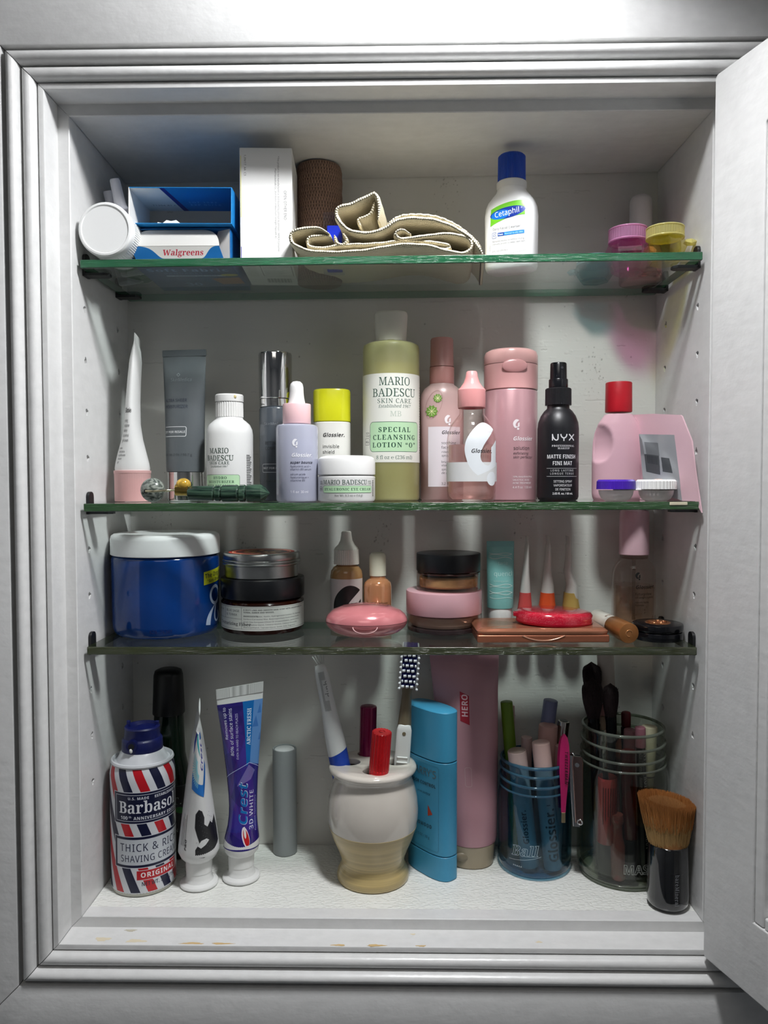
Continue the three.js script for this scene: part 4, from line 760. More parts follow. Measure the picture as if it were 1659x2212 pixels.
// ================================================================== LOWEST SHELF
{ // big blue jar
  const t = thing('gel_jar', 'big translucent blue gel jar with a wide white lid', 'jar', [-206.6, S3, 48]);
  const secs = [[0, 41, 41], [1.2, 43.6, 43.6], [4.5, 45.6, 45.6], [10, 46.2, 46.2], [66, 46.6, 46.6], [68.4, 45.4, 45.4], [69.6, 44, 44]];
  part('jar', loft(secs, { seg: 72, deg: 60 }), M('#0c3d86', 0.1, { transmission: 0.3, thickness: 0 }), t);
  part('gel', lathe([[0, 3], [43, 3], [44.4, 8], [44.4, 64], [0, 64]], 56), M('#0b3a88', 0.4), t);
  part('lid', lathe([[46, 69.4], [47.2, 70], [47.2, 83], [46.4, 86.2], [44, 87.8], [38, 88.2], [30, 87.4], [0, 87.6]], 72, 50), M('#e3e5e5', 0.28), t);
  part('label', sheet(secs, 8, 60, 28, 120, 0.2), ink(canvas(900, 640, (c) => {
    c.fillStyle = '#b9bd2a'; c.beginPath(); c.moveTo(300, 60); c.lineTo(900, 0); c.lineTo(900, 150); c.lineTo(300, 200); c.fill(); c.save(); c.translate(320, 130); c.rotate(-0.08); T(c, 'The Original', 0, 0, 66, { b: 1, col: '#1d2430' }); T(c, '"Anti-Breakage"', 30, 56, 50, { b: 1, col: '#1d2430' }); c.restore();
    c.strokeStyle = '#aebcd4'; c.lineCap = 'round'; c.lineWidth = 34; c.beginPath(); c.arc(500, 320, 92, 0.5, -2.9, false); c.arc(500, 320, 92, 3.38, 0.2, false); c.stroke(); c.lineWidth = 30; c.beginPath(); c.arc(500, 320, 92, 0.6, 2.9); c.stroke();
    c.fillStyle = '#aebcd4'; c.beginPath(); c.moveTo(520, 410); c.quadraticCurveTo(400, 500, 405, 640); c.lineTo(330, 630); c.quadraticCurveTo(330, 500, 520, 410); c.fill(); c.lineWidth = 22; c.beginPath(); c.moveTo(520, 415); c.quadraticCurveTo(450, 600, 540, 610); c.quadraticCurveTo(620, 590, 580, 510); c.stroke();
  }), 0.3), t);
  part('batch_code', sheet(secs, 4.5, 11, -2, 22, 0.2), ink(canvas(300, 90, (c) => T(c, '8ZM 76365', 10, 70, 56, { col: '#0a1e5a', fam: 'monospace', b: 1 }))), t);
}
{ // amber jar with black lid
  const t = thing('hair_product_jar', 'dark amber jar with a black lid and an ingredient label', 'jar', [-121.5, S3, 40]);
  part('jar', lathe([[0, 0], [32, 0], [35.6, 1.4], [37, 4.6], [37, 27], [35, 29.6], [33.4, 31]], 72), M('#2a0f08', 0.1, { transmission: 0.25, thickness: 0 }), t);
  part('contents', lathe([[0, 2], [34, 2], [34, 26], [0, 26]]), matt('#241009'), t);
  part('lid', drum(37.3, 30.6, 48.2, 1.2, 72), M('#101115', 0.3), t);
  tubeWrap(t, round(37, 0, 27), 5, 26, -88, 88, 1400, 300, (c, w, h) => {
    bar(c, 0, 0, w, h, '#cfd2cc'); const k = '#262829'; c.strokeStyle = k; c.lineWidth = 3; for (const y of [14, 282]) { c.beginPath(); c.moveTo(0, y); c.lineTo(w, y); c.stroke(); } c.beginPath(); c.moveTo(545, 14); c.lineTo(545, 282); c.moveTo(0, 158); c.lineTo(545, 158); c.moveTo(300, 14); c.lineTo(300, 158); c.stroke();
    lines(c, ['BLUE SAGE', '& TONKA'], 322, 72, 40, 50, { col: k }); T(c, 'Texturizing Fiber', 190, 240, 52, { col: k, fam: 'serif', b: 1 }); T(c, 'No. 04', 150, 72, 36, { col: k });
    lines(c, ['A ZESTY LIME AND SMOOTH SAGE SCENT WITH UNDERTONES OF', 'TONKA, AMBER AND WOODS.'], 565, 52, 24, 30, { col: k, b: 1 });
    T(c, 'INGREDIENTS:', 565, 130, 24, { col: k, b: 1 }); lines(c, ['                       Water, Kaolin, Hydrogenated Soybean Oil, Beeswax,', 'Cerifera (Carnauba) Wax, Butyrospermum Parkii (Shea) Butter,', '(and) Olea Europaea (Olive) Oil Unsaponifiables, Jojoba Esters,', 'Oil, Propylene Glycol, Cetearyl Alcohol, Cetearyl Glucoside,', 'Phenoxyethanol, Caprylyl Glycol, Sorbic Acid, Fragrance'], 565, 130, 24, 34, { col: k });
  }, 'label');
}
{ // tin on the amber jar
  const t = thing('metal_tin', 'round metal tin with a red picture lid on top of the amber jar', 'tin', [-122.3, S3 + 48.3, 40]);
  part('base', lathe([[0, 0], [31.6, 0], [32.6, 0.8], [32.7, 13], [0, 13]], 72), metal('#a9aaa8', 0.32), t);
  const lid = part('lid', lathe([[33.4, 11], [34.6, 11.6], [34.8, 12.6], [34, 13.4], [34.7, 14.4], [34.7, 15.4], [33.8, 16], [34.2, 17], [34.2, 20.4], [33.4, 21.8], [31.6, 22.3], [30.6, 21.7], [0, 21.7]], 72), metal('#b4b5b3', 0.28), t);
  part('lid_picture', S(new THREE.CircleGeometry(29.5, 56).rotateX(-PI / 2).translate(0, 21.9, 0)), paper(canvas(256, 256, (c) => { c.fillStyle = '#4a1c18'; c.beginPath(); c.arc(128, 128, 100, 0, 7); c.fill(); c.fillStyle = '#b98a4a'; for (let k = 0; k < 14; k++) { c.beginPath(); c.ellipse(128 + 60 * Math.cos(k), 128 + 60 * Math.sin(k * 1.3), 18, 9, k, 0, 7); c.fill(); } c.strokeStyle = '#e0c9a0'; c.lineWidth = 4; c.beginPath(); c.arc(128, 128, 112, 0, 7); c.stroke(); }, '#b03a2c')), lid);
}
{ // foundation
  const t = thing('foundation_bottle', 'beige foundation bottle with a white ribbed nozzle cap', 'bottle', [-46.5, S3, 30]);
  part('bottle', lathe([[0, 0], [13, 0], [14.4, 0.8], [14.8, 2.4], [14.8, 47], [14, 52], [11.6, 55.4], [9, 57], [9, 59]], 56, 50), M('#a98257', 0.12), t);
  const cap = part('cap', ribbed(11.6, 58, 72, 40, 0.4, 0.98, 0.8), satin('#dcd9d0'), t);
  part('nozzle', lathe([[11, 71.6], [10.4, 73], [7.6, 75.6], [5.6, 79.4], [4.8, 84], [4.5, 87], [3.8, 87.8], [0, 88]]), satin('#dcd9d0'), cap);
  tubeWrap(t, round(14.8, 0, 47), 6, 45.5, -78, 78, 640, 620, (c, w, h) => { bar(c, 0, 0, w, h, '#cfc9c8'); crescent(c, 120, 70, 760, '#101014', false); }, 'label');
}
{ // coral nail polish
  const t = thing('nail_polish', 'shimmery copper nail polish bottle with a cream cap', 'nail polish', [-18, S3, 30]);
  part('bottle', lathe([[0, 0], [11, 0], [12.4, 0.8], [12.7, 2], [12.7, 38], [11.8, 41.4], [9.4, 43.8], [7.4, 45], [7, 47.6]], 48, 50), M('#c98b62', 0.12, { metalness: 0.3, clearcoat: 1 }), t);
  part('cap', lathe([[7.7, 47.4], [7.7, 62], [7.4, 65.6], [6.2, 67.9], [4, 68.7], [0, 68.9]]), M('#e0dfcb', 0.22), t);
  tubeWrap(t, round(12.7, 0, 38), 6, 30, -60, 60, 420, 380, (c) => { T(c, 'play', 215, 200, 150, { col: '#20130f', fam: 'serif', b: 1, al: 'center', sx: 0.9 }); T(c, 'Glossier', 250, 110, 34, { col: '#20130f', it: 1 }); c.strokeStyle = '#20130f'; c.lineWidth = 14; c.beginPath(); c.arc(250, 300, 40, PI, 0); c.stroke(); });
}
{ // pink oval compact
  const t = thing('oval_compact', 'pearly pink pebble-shaped compact with black script on top', 'compact', [-26.5, S3 + 14.8, 77]);
  const half = (s) => lathe([[35, s * 0.25], [34.7, s * 2], [33, s * 5.2], [28.6, s * 9], [21, s * 12], [10, s * 14.2], [0, s * 14.8]], 64, 70).scale(1, 1, 0.84);
  part('upper_shell', half(1), M('#cf7f83', 0.16, { metalness: 0.15, clearcoat: 0.6 }), t);
  part('lower_shell', half(-1), M('#cf7f83', 0.16, { metalness: 0.15, clearcoat: 0.6 }), t);
  part('seam', S(new THREE.TorusGeometry(34.6, 0.4, 8, 64).rotateX(PI / 2).scale(1, 1, 0.84)), matt('#7d4348'), t);
  part('catch', S(new THREE.TorusGeometry(10, 0.45, 8, 28, PI).rotateZ(PI).scale(1, 0.55, 1).rotateX(-0.5).translate(0, -1, 28.6)), satin('#e6b7b6'), t);
  const g = new THREE.PlaneGeometry(44, 30, 20, 16).rotateX(-PI / 2), p = g.attributes.position;
  for (let i = 0; i < p.count; i++) { const q = Math.hypot(p.getX(i), p.getZ(i) / 0.84), tab = [[0, 14.8], [10, 14.2], [21, 12], [28.6, 9]]; let k = 0; while (k < 2 && tab[k + 1][0] < q) k++; const f = (q - tab[k][0]) / (tab[k + 1][0] - tab[k][0]); p.setY(i, tab[k][1] + (tab[k + 1][1] - tab[k][1]) * f + 0.5); }
  g.computeVertexNormals();
  part('script', S(g), ink(canvas(440, 300, (c) => { c.strokeStyle = '#3a1a20'; c.lineWidth = 7; c.beginPath(); c.moveTo(60, 150); for (let k = 0; k < 9; k++) c.quadraticCurveTo(80 + k * 34, 90 + 60 * (k % 2), 96 + k * 34, 150); c.stroke(); c.strokeStyle = '#3a1a20'; c.lineWidth = 8; c.beginPath(); c.moveTo(30, 210); c.quadraticCurveTo(220, 250, 410, 190); c.stroke(); c.beginPath(); c.ellipse(370, 120, 40, 30, 0, 0, 7); c.stroke(); })), t, 'black script lettering');
}
{ // balm jar with pink lid
  const t = thing('balm_jar', 'wide clear jar with a pale pink lid under the powder jar', 'jar', [42, S3, 37.5]);
  part('jar', lathe([[0, 0], [32, 0], [33.6, 0.8], [34, 2.4], [34, 14.4], [32, 15.6]], 72), clear('#e6dcd8'), t);
  part('base_plate', drum(33.2, 0.6, 4, 0.5, 64), M('#6d6068', 0.1, { transmission: 0.6, thickness: 0 }), t);
  part('balm', lathe([[0, 4.4], [29, 4.6], [30.6, 7], [30.6, 14], [0, 14]], 56), M('#b5a294', 0.6), t);
  part('lid', drum(34.1, 15.2, 35.8, 1, 72), M('#dba9b3', 0.25), t);
}
{ // loose powder jar on top
  const t = thing('powder_jar', 'clear loose powder jar with a black lid stacked on the pink lid', 'jar', [46, S3 + 36, 37.5]);
  part('jar', lathe([[0, 0], [27.2, 0], [28.6, 0.8], [28.8, 2], [28.8, 16.2], [27, 17.2]], 72), clear('#ece4e0'), t);
  part('powder', lathe([[0, 3], [25, 3], [26, 4.4], [26, 11], [24, 12.6], [0, 11.6]], 56), withMap(grey(field(256, 5, 12, 6, 91), 256, (v) => { const k = 0.75 + 0.5 * v; return [190 * k, 158 * k, 112 * k]; }, true), 0.95), t, 'tan loose powder');
  part('sifter', S(new THREE.TorusGeometry(27.4, 0.9, 8, 64).rotateX(PI / 2).translate(0, 15.4, 0)), gloss('#4a2f2a'), t);
  part('lid', drum(28.8, 16.9, 33, 0.8, 72), M('#0f1217', 0.38), t);
}
{ // aqua tube
  const t = thing('aqua_tube', 'small aqua tube with pale waves on a white cap', 'tube', [95, S3, 20]);
  part('cap', drum(10.6, 0, 16.6, 0.6), satin('#dfe0df'), t);
  const secs = [[16.8, 12, 11], [20, 12.2, 11.2], [40, 12.3, 9.2], [62, 12.5, 4.6], [71, 12.6, 1.6], [73, 12.6, 0.8], [78, 12.6, 0.7]];
  part('body', loft(secs, { seg: 56, deg: 50 }), M('#7cb9b7', 0.3), t);
  part('crimp', move(box(25.2, 5, 1.8, 0.4), 0, 75.4, 0), M('#79b3b3', 0.35), t);
  part('lettering', sheet(secs, 18, 72, -10.5, 10.5, 0.2, true), ink(canvas(400, 1020, (c) => { c.strokeStyle = '#cfe9e6'; for (const [y, k] of [[90, 2], [130, -2], [160, 3], [620, 3], [680, -2], [740, 3], [800, -3], [850, 2]]) { c.lineWidth = 6 + 3 * Math.abs(k); c.globalAlpha = 0.7; c.beginPath(); c.moveTo(0, y); c.bezierCurveTo(130, y + 30 * k, 260, y - 24 * k, 400, y + 14 * k); c.stroke(); } c.globalAlpha = 1; T(c, 'tarte', 150, 290, 80, { col: '#a9d6d3' }); T(c, 'quench', 70, 480, 110, { col: '#bfe3e0' }); T(c, 'hydrating primer', 70, 580, 34, { col: '#bfe3e0' }); })), t);
}
for (const [x, col, w, bend, words, kink] of [[117.5, '#c9504f', 6.8, 1.6, 'red', 0], [138, '#d9542a', 8.4, 0.5, 'orange', 0.4], [160, '#b79a55', 8.4, -3.2, 'golden', 1.6]]) {
  const t = thing('sample_tube', `squeezed clear sample tube with ${words} gel left at the bottom`, 'tube', [x, S3, 22], { group: 'clear sample tubes' });
  part('base_cap', drum(w + 0.6, 0, 6, 0.6, 32), satin('#d8d8d6'), t);
  const secs = [[6, w + 0.6, w + 0.6], [12, w + 0.2, w + 0.4], [23, w * 0.82, w * 0.9, 2, bend * 0.1], [38, w * 0.62, w, 2, bend * 0.3 + kink], [50, w * 0.44, w * 1.02, 2, bend * 0.5 - kink], [64, w * 0.32, w * 1.04, 2, bend * 0.8], [74, w * 0.22, w * 1.05, 2, bend], [76, 0.6, w * 1.05, 2, bend], [83, 0.5, w * 1.05, 2, bend - 0.5]];
  part('tube_wall', loft(secs, { seg: 40, deg: 50 }), M('#e6e6e2', 0.22, { transmission: 0.3, thickness: 0, side: THREE.DoubleSide }), t);
  part('gel', loft([[6.4, w + 0.8, w + 0.8], [12, w + 0.4, w + 0.6], [23, w * 0.82 + 0.2, w * 0.9 + 0.2, 2, bend * 0.1], [31, w * 0.74, w * 0.96 + 0.2, 2, bend * 0.2]], { seg: 32 }), M(col, 0.3), t, words + ' gel');
}
{ // rose gold palette
  const t = thing('makeup_palette', 'rose gold makeup palette lying closed near the shelf front', 'palette', [119.5, S3, 72], { ry: 0.02 });
  const w = 109, d = 56;
  part('base', move(box(w, 6.4, d, 1.4), 0, 3.4, 0), M('#a8694f', 0.24, { metalness: 0.55 }), t);
  const lid = part('lid', loft([[6.9, w / 2 - 0.4, d / 2 - 0.4, 14], [8, w / 2, d / 2, 14], [9.4, w / 2, d / 2, 14], [11.2, w / 2 - 2.4, d / 2 - 2.4, 14], [11.6, w / 2 - 3.4, d / 2 - 3.4, 14]], { seg: 96, deg: 20 }), M('#b5795d', 0.2, { metalness: 0.55 }), t);
  part('catch_line', S(new THREE.TorusGeometry(30, 0.5, 8, 40, PI * 0.34).rotateZ(PI * 1.33).scale(1.15, 1, 1).translate(0, 32, d / 2 + 0.1)), M('#d9a489', 0.2, { metalness: 0.6 }), lid);
}
{ // red glitter pocket mirror
  const t = thing('pocket_mirror', 'red glitter oval pocket mirror lying on the rose gold palette', 'mirror', [134, S3 + 11.9, 72], { rz: -0.03, rx: 0.02 });
  part('back', lathe([[0, 0], [31, 0], [32.6, 1], [33, 2.4], [32.6, 3.4]], 64).scale(1, 1, 0.72), M('#b3122e', 0.15, { transmission: 0.2, thickness: 0 }), t);
  const n = 256; let q = 17; const d = new Float32Array(n * n); for (let i = 0; i < n * n; i++) { q = (q * 1664525 + 1013904223) % 4294967296; d[i] = q / 4294967296; }
  part('gel_face', lathe([[32.8, 2.8], [33, 5], [32.4, 8.4], [30.6, 10.4], [27, 11.2], [0, 11.4]], 64, 60).scale(1, 1, 0.72), withMap(scaled(grey(d, n, (v) => v > 0.965 ? [255, 190, 195] : [186, 22, 48], true), 1.5, 1), 0.12, { clearcoat: 1 }), t, 'red glitter gel face');
  part('hinge', move(box(5, 4, 5, 1.2), -33, 7, 2), M('#b3122e', 0.2), t);
}
{ // lip balm lying down
  const a = V(189, S3 + 8.7, 103), b = V(180.5, S3 + 9.6, 36), L = a.distanceTo(b);
  const t = thing('lip_balm', 'round lip balm stick lying, white body and bronze cap', 'lip balm', b.toArray(), { dir: a.clone().sub(b).toArray() });
  part('body', drum(8, 0, 36, 0.6), M('#dcd6cd', 0.25), t);
  const cap = part('cap', drum(8.4, 35.6, L, 0.9), M('#a06a3c', 0.28, { metalness: 0.45 }), t, 'bronze cap');
  part('cap_emblem', S(new THREE.TorusGeometry(2.6, 0.35, 8, 24, 5).rotateX(-PI / 2).translate(0, L + 0.1, 0)), M('#c08a58', 0.25, { metalness: 0.5 }), cap);
  tubeWrap(t, round(8, 0, 36), 20, 35, 120, 240, 260, 200, (c) => { c.save(); c.translate(225, 70); c.rotate(PI); T(c, 'Glossier.', 0, 0, 50, { col: '#7d4a30', b: 1, it: 1 }); c.restore(); });
}
{ // black compact
  const t = thing('round_compact', 'round black compact with a copper medallion lid', 'compact', [219.8, S3, 80]);
  part('base', drum(20.4, 0, 7, 1, 64), M('#0d0e12', 0.16), t);
  const lid = part('lid', drum(20.6, 7.3, 13.6, 1.4, 64), M('#0d0e12', 0.14), t);
  part('medallion', lathe([[10.4, 13.4], [10.2, 14.2], [9, 14.5], [8, 14], [0, 14]]), M('#b87a52', 0.2, { metalness: 0.8 }), lid, 'copper medallion');
  part('medallion_relief', merge([0, 1, 2, 3, 4].map((k) => S(new THREE.TorusGeometry(2.6, 0.5, 8, 20, 4).rotateX(-PI / 2).rotateY(k).translate(4.6 * Math.cos(k * 1.26), 14.2, 4.6 * Math.sin(k * 1.26))))), M('#c98d66', 0.2, { metalness: 0.8 }), lid);
}
{ // clear oil serum bottle
  const t = thing('oil_serum', 'clear serum bottle with black print and a tall pale pink cap', 'bottle', [216.5, S3, 24]);
  const secs = [[0, 17, 15], [1.6, 19, 17], [6, 19.6, 17.6], [46, 19.6, 17.6], [53, 18.8, 17], [58, 16.6, 15.2], [61.4, 13.4, 12.8], [63.6, 12, 12]];
  part('bottle', loft(secs, { seg: 64, deg: 60 }), clear('#f7f2f0', 0.04), t);
  part('oil', loft([[2, 15, 13.4], [5, 17.8, 16], [38, 17.8, 16], [38.4, 17.6, 15.8]], { seg: 48 }), clear('#f4e9e0', 0.1), t);
  part('dip_tube', S(new THREE.CylinderGeometry(1.6, 1.6, 56, 16).translate(0, 34, 0)), clear('#e9e4df', 0.15), t);
  part('collar', drum(12.4, 62.6, 66.6, 0.6), clear('#e6dcd8', 0.1), t);
  part('cap', lathe([[13, 66], [13.4, 66.6], [13, 104], [12.2, 106], [10, 106.8], [0, 107]], 56), M('#dbb4bf', 0.28), t);
  part('lettering', sheet(secs, 4, 56, -15, 15, 0.2, true), ink(canvas(620, 1080, (c) => { crescent(c, 230, 90, 150, '#111'); T(c, 'Glossier.', 230, 400, 92, { b: 1, it: 1, col: '#111' }); T(c, 'futuredew', 230, 520, 64, { col: '#222', sp: 3 }); T(c, 'oil serum hybrid', 230, 580, 48, { col: '#222' }); lines(c, ['sérum huile', 'hybride'], 230, 670, 48, 54, { col: '#222' }); T(c, '30 ml  1 fl oz', 230, 1030, 56, { col: '#222' }); })), t);
}

// ================================================================== CABINET BOTTOM
{ // shaving cream can
  const t = thing('shaving_cream', 'red, white and navy striped shaving cream can', 'spray can', [-222.4, 0.2, 71]);
  const secs = [[3, 27.3, 27.3], [100, 27.3, 27.3], [104, 26.6, 26.6], [108, 25.2, 25.2], [109, 25, 25]];
  const NAVY = '#0b1030', RED = '#b01420', W = '#c9ccd0';
  const art = canvas(2048, 1300, (c, w, h) => {
    // slanted barber stripes
    for (let k = -5; k < 14; k++) { const x = k * 170.67 + 40; c.fillStyle = k % 2 ? NAVY : RED; c.beginPath(); c.moveTo(x - 45, 0); c.lineTo(x + 50, 0); c.lineTo(x + 540, h); c.lineTo(x + 445, h); c.fill(); }
    const X0 = 812, bw = 840;
    bar(c, X0 - 8, 232, bw + 16, 338, W); bar(c, X0, 240, bw, 322, NAVY); c.strokeStyle = W; c.lineWidth = 6; c.strokeRect(X0 + 24, 264, bw - 48, 274);
    T(c, 'Barbasol', X0 + 60, 455, 172, { col: '#d8dade', fam: 'serif', b: 1, sx: 0.84 }); T(c, 'U.S. MADE', X0 + 165, 312, 40, { col: '#d8dade', b: 1, sp: 2 }); T(c, 'ESTABLISHED 1919', X0 + 430, 312, 40, { col: '#d8dade', b: 1 }); T(c, '100', X0 + 80, 522, 50, { col: '#d8dade', b: 1 }); T(c, 'th', X0 + 172, 502, 28, { col: '#d8dade', b: 1 }); T(c, 'ANNIVERSARY EDITION', X0 + 222, 522, 46, { col: '#d8dade', b: 1, sp: 2 });
    bar(c, X0 - 8, 700, bw + 16, 340, W); bar(c, X0, 708, bw, 324, NAVY); bar(c, X0 + 26, 734, bw - 52, 272, '#bfc4c9'); T(c, 'THICK & RICH', X0 + 70, 860, 112, { col: NAVY, sp: 6, sx: 0.88 }); T(c, 'SHAVING CREAM', X0 + 75, 972, 98, { col: NAVY, sp: 4, sx: 0.82 });
    bar(c, X0 + 240, 1062, 470, 108, W); bar(c, X0 + 246, 1068, 458, 96, RED); T(c, 'ORIGINAL', X0 + 475, 1140, 74, { col: '#e4e4e4', b: 1, al: 'center', sp: 4 }); T(c, 'NET WT. 7 OZ (198 g)', X0 + 290, 1230, 58, { col: '#1a1d30', b: 1, sx: 0.8 });
  }, W);
  part('can', loft(secs.map((s, i) => s), { seg: 72, deg: 50, top: false }), M('#c9ccd0', 0.3, { metalness: 0.2 }), t);
  part('printed_wrap', sheet(secs, 4, 108.5, -180, 180, 0.1, false, 96, 24), paper(art, 0.3), t, 'barber-stripe print with name panels');
  part('bottom_rim', lathe([[0, 0], [25.6, 0], [27, 0.7], [27.3, 2], [27.3, 3.4]], 64), metal('#a8a89f', 0.4), t);
  part('top_rim', lathe([[24.6, 108], [26, 108.6], [26.6, 110], [26, 111.6], [24.8, 112], [23.8, 111], [23.4, 109.4], [21, 108.8]], 64), M('#c3c6ca', 0.25), t);
  part('dome', lathe([[23.6, 109], [21.6, 110], [19.6, 114], [17.6, 118], [15, 120.4], [0, 121]], 64), M('#c6c9cd', 0.28), t);
  const a = part('actuator', lathe([[17, 117.6], [17.4, 118.4], [17, 127], [16.2, 128.2], [15.2, 129], [14.6, 136], [15, 137.4], [14.2, 138.6], [12.4, 138.8], [11.6, 136.6], [6, 137.4], [0, 139.4]], 56), M('#0c1552', 0.4), t);
  part('spout', S(new THREE.CylinderGeometry(4.6, 5.2, 8, 24).rotateX(PI / 2).translate(-3, 126, 15.4)), M('#0b134a', 0.4), a);
  part('spout_mouth', S(new THREE.CylinderGeometry(2.6, 2.6, 1, 20).rotateX(PI / 2).translate(-3, 125.8, 19.2)), matt('#05070f'), a);
  part('foam_bead', move(ball(1.5, 1, 1.5, 0.8), -3.4, 122.4, 19), matt('#dfe0da'), a);
  for (const s of [-1, 1]) part('broken_tab', move(box(3, 5, 2.4, 0.6), s * 12.6, 139.4, -2), M('#0c1552', 0.4), a);
}
{ // dark green bottle behind
  const t = thing('aftershave_bottle', 'very dark green bottle with a tall black cap behind the shaving can', 'bottle', [-214.5, 0.2, 19.5]);
  const secs = [[0, 18, 13, 3], [2, 19.6, 14.6, 3], [62, 20, 15, 3], [78, 18, 14, 2.6], [96, 14.6, 13, 2.3], [128, 13.6, 13, 2.1], [134, 13.4, 13, 2]];
  part('glass', loft(secs, { seg: 56, deg: 60 }), M('#06180d', 0.12, { transmission: 0.2, thickness: 0 }), t);
  part('cap', loft([[134, 14.4, 14, 2.2], [135, 14.6, 14.2, 2.2], [170, 13.2, 12.8, 2.2], [174, 12, 11.6, 2.2], [175.4, 9, 9, 2.2]], { seg: 48, deg: 50 }), M('#060708', 0.4), t);
  part('label', sheet(secs, 14, 70, -17, 18.5, 0.2, true), paper(canvas(500, 800, (c) => { c.strokeStyle = '#3d443f'; c.lineWidth = 6; c.strokeRect(12, 12, 476, 776); T(c, 'T.', 395, 250, 130, { col: '#7d8a84', fam: 'serif', al: 'center' }); c.fillStyle = '#146a1f'; c.beginPath(); c.ellipse(430, 330, 70, 40, 0.3, 0, 7); c.fill(); T(c, 'N', 380, 620, 70, { col: '#6c7871', al: 'center' }); }, '#0a0f0d'), 0.4), t);
}
const flangeCap = (t, col = '#dfe0de') => part('cap', lathe([[0, 0], [15.2, 0], [16.3, 0.7], [16.6, 1.9], [16, 3], [12.4, 4.6], [11.4, 6.4], [11, 8], [10.9, 12], [11.2, 12.2], [11.4, 22.4], [10.6, 23.6]], 64, 30), M(col, 0.2), t);
{ // white toothpaste, seen from its edge
  const t = thing('white_toothpaste', 'white toothpaste tube with a torn black picture, standing edge-on', 'toothpaste', [-173.2, 0.2, 74], { ry: 0.25 });
  flangeCap(t);
  const secs = [[23, 12.6, 12.6], [26, 15.4, 15.4], [31, 17.6, 17.4], [36, 17.2, 17.8], [60, 14.2, 20], [90, 10.4, 23], [115, 7, 25], [132, 4.4, 26], [140, 2, 26.6, 2, 0.6], [143, 1, 26.8, 2, -1], [150, 0.8, 26.8, 2, 1], [156, 0.7, 26.6, 2, 2]];
  part('body', loft(secs, { seg: 64, deg: 50 }), M('#dddedd', 0.24), t);
  tubeWrap(t, secs, 30, 140, -70, 75, 720, 1100, (c) => {
    c.fillStyle = '#16161a'; c.beginPath(); for (const [x, y] of [[300, 700], [360, 660], [420, 680], [455, 740], [445, 800], [500, 830], [560, 790], [600, 820], [680, 760], [720, 860], [720, 1000], [560, 1060], [420, 1100], [300, 1090], [300, 1020], [360, 960], [330, 900], [290, 820]]) c.lineTo(x, y); c.fill();
    c.fillStyle = '#dddedd'; c.beginPath(); for (const [x, y] of [[330, 985], [390, 940], [470, 930], [510, 950], [450, 985], [380, 1010]]) c.lineTo(x, y); c.fill(); c.fillStyle = '#55565c'; for (let k = 0; k < 40; k++) c.fillRect(310 + (k * 53) % 380, 700 + (k * 97) % 360, 8, 5);
    c.fillStyle = '#1a2c9c'; c.beginPath(); c.moveTo(170, 0); c.lineTo(280, 0); c.quadraticCurveTo(250, 120, 190, 180); c.fill(); c.fillStyle = '#1b6fc0'; c.beginPath(); c.moveTo(190, 330); c.quadraticCurveTo(300, 440, 470, 450); c.lineTo(470, 560); c.lineTo(200, 480); c.fill();
    c.strokeStyle = '#8fd0dc'; c.lineWidth = 10; for (let k = 0; k < 16; k++) { const a = 1.9 + k * 0.13; c.beginPath(); c.moveTo(400 + 60 * Math.cos(a), 290 + 70 * Math.sin(a)); c.lineTo(400 + 210 * Math.cos(a), 290 + 190 * Math.sin(a)); c.stroke(); }
    c.fillStyle = '#2aa0a8'; c.beginPath(); c.moveTo(300, 0); c.lineTo(400, 0); c.lineTo(440, 200); c.quadraticCurveTo(350, 120, 300, 0); c.fill(); c.fillStyle = '#1560a8'; c.fillRect(480, 0, 90, 60); c.beginPath(); c.moveTo(600, 300); c.lineTo(470, 560); c.lineTo(470, 450); c.lineTo(580, 250); c.fill();
    c.save(); c.translate(440, 330); c.rotate(-PI / 2.3); T(c, 'Crest', 0, 60, 96, { col: '#3a3f9a', b: 1, it: 1 }); c.restore();
    c.save(); c.translate(100, 1040); c.rotate(-PI / 2); for (let k = 0; k < 4; k++) bar(c, 40, -60 + k * 30, 240 + 40 * (k % 2), 7, '#555'); T(c, 'P&G', 0, 60, 50, { col: '#333', it: 1, b: 1 }); c.restore();
  });
}
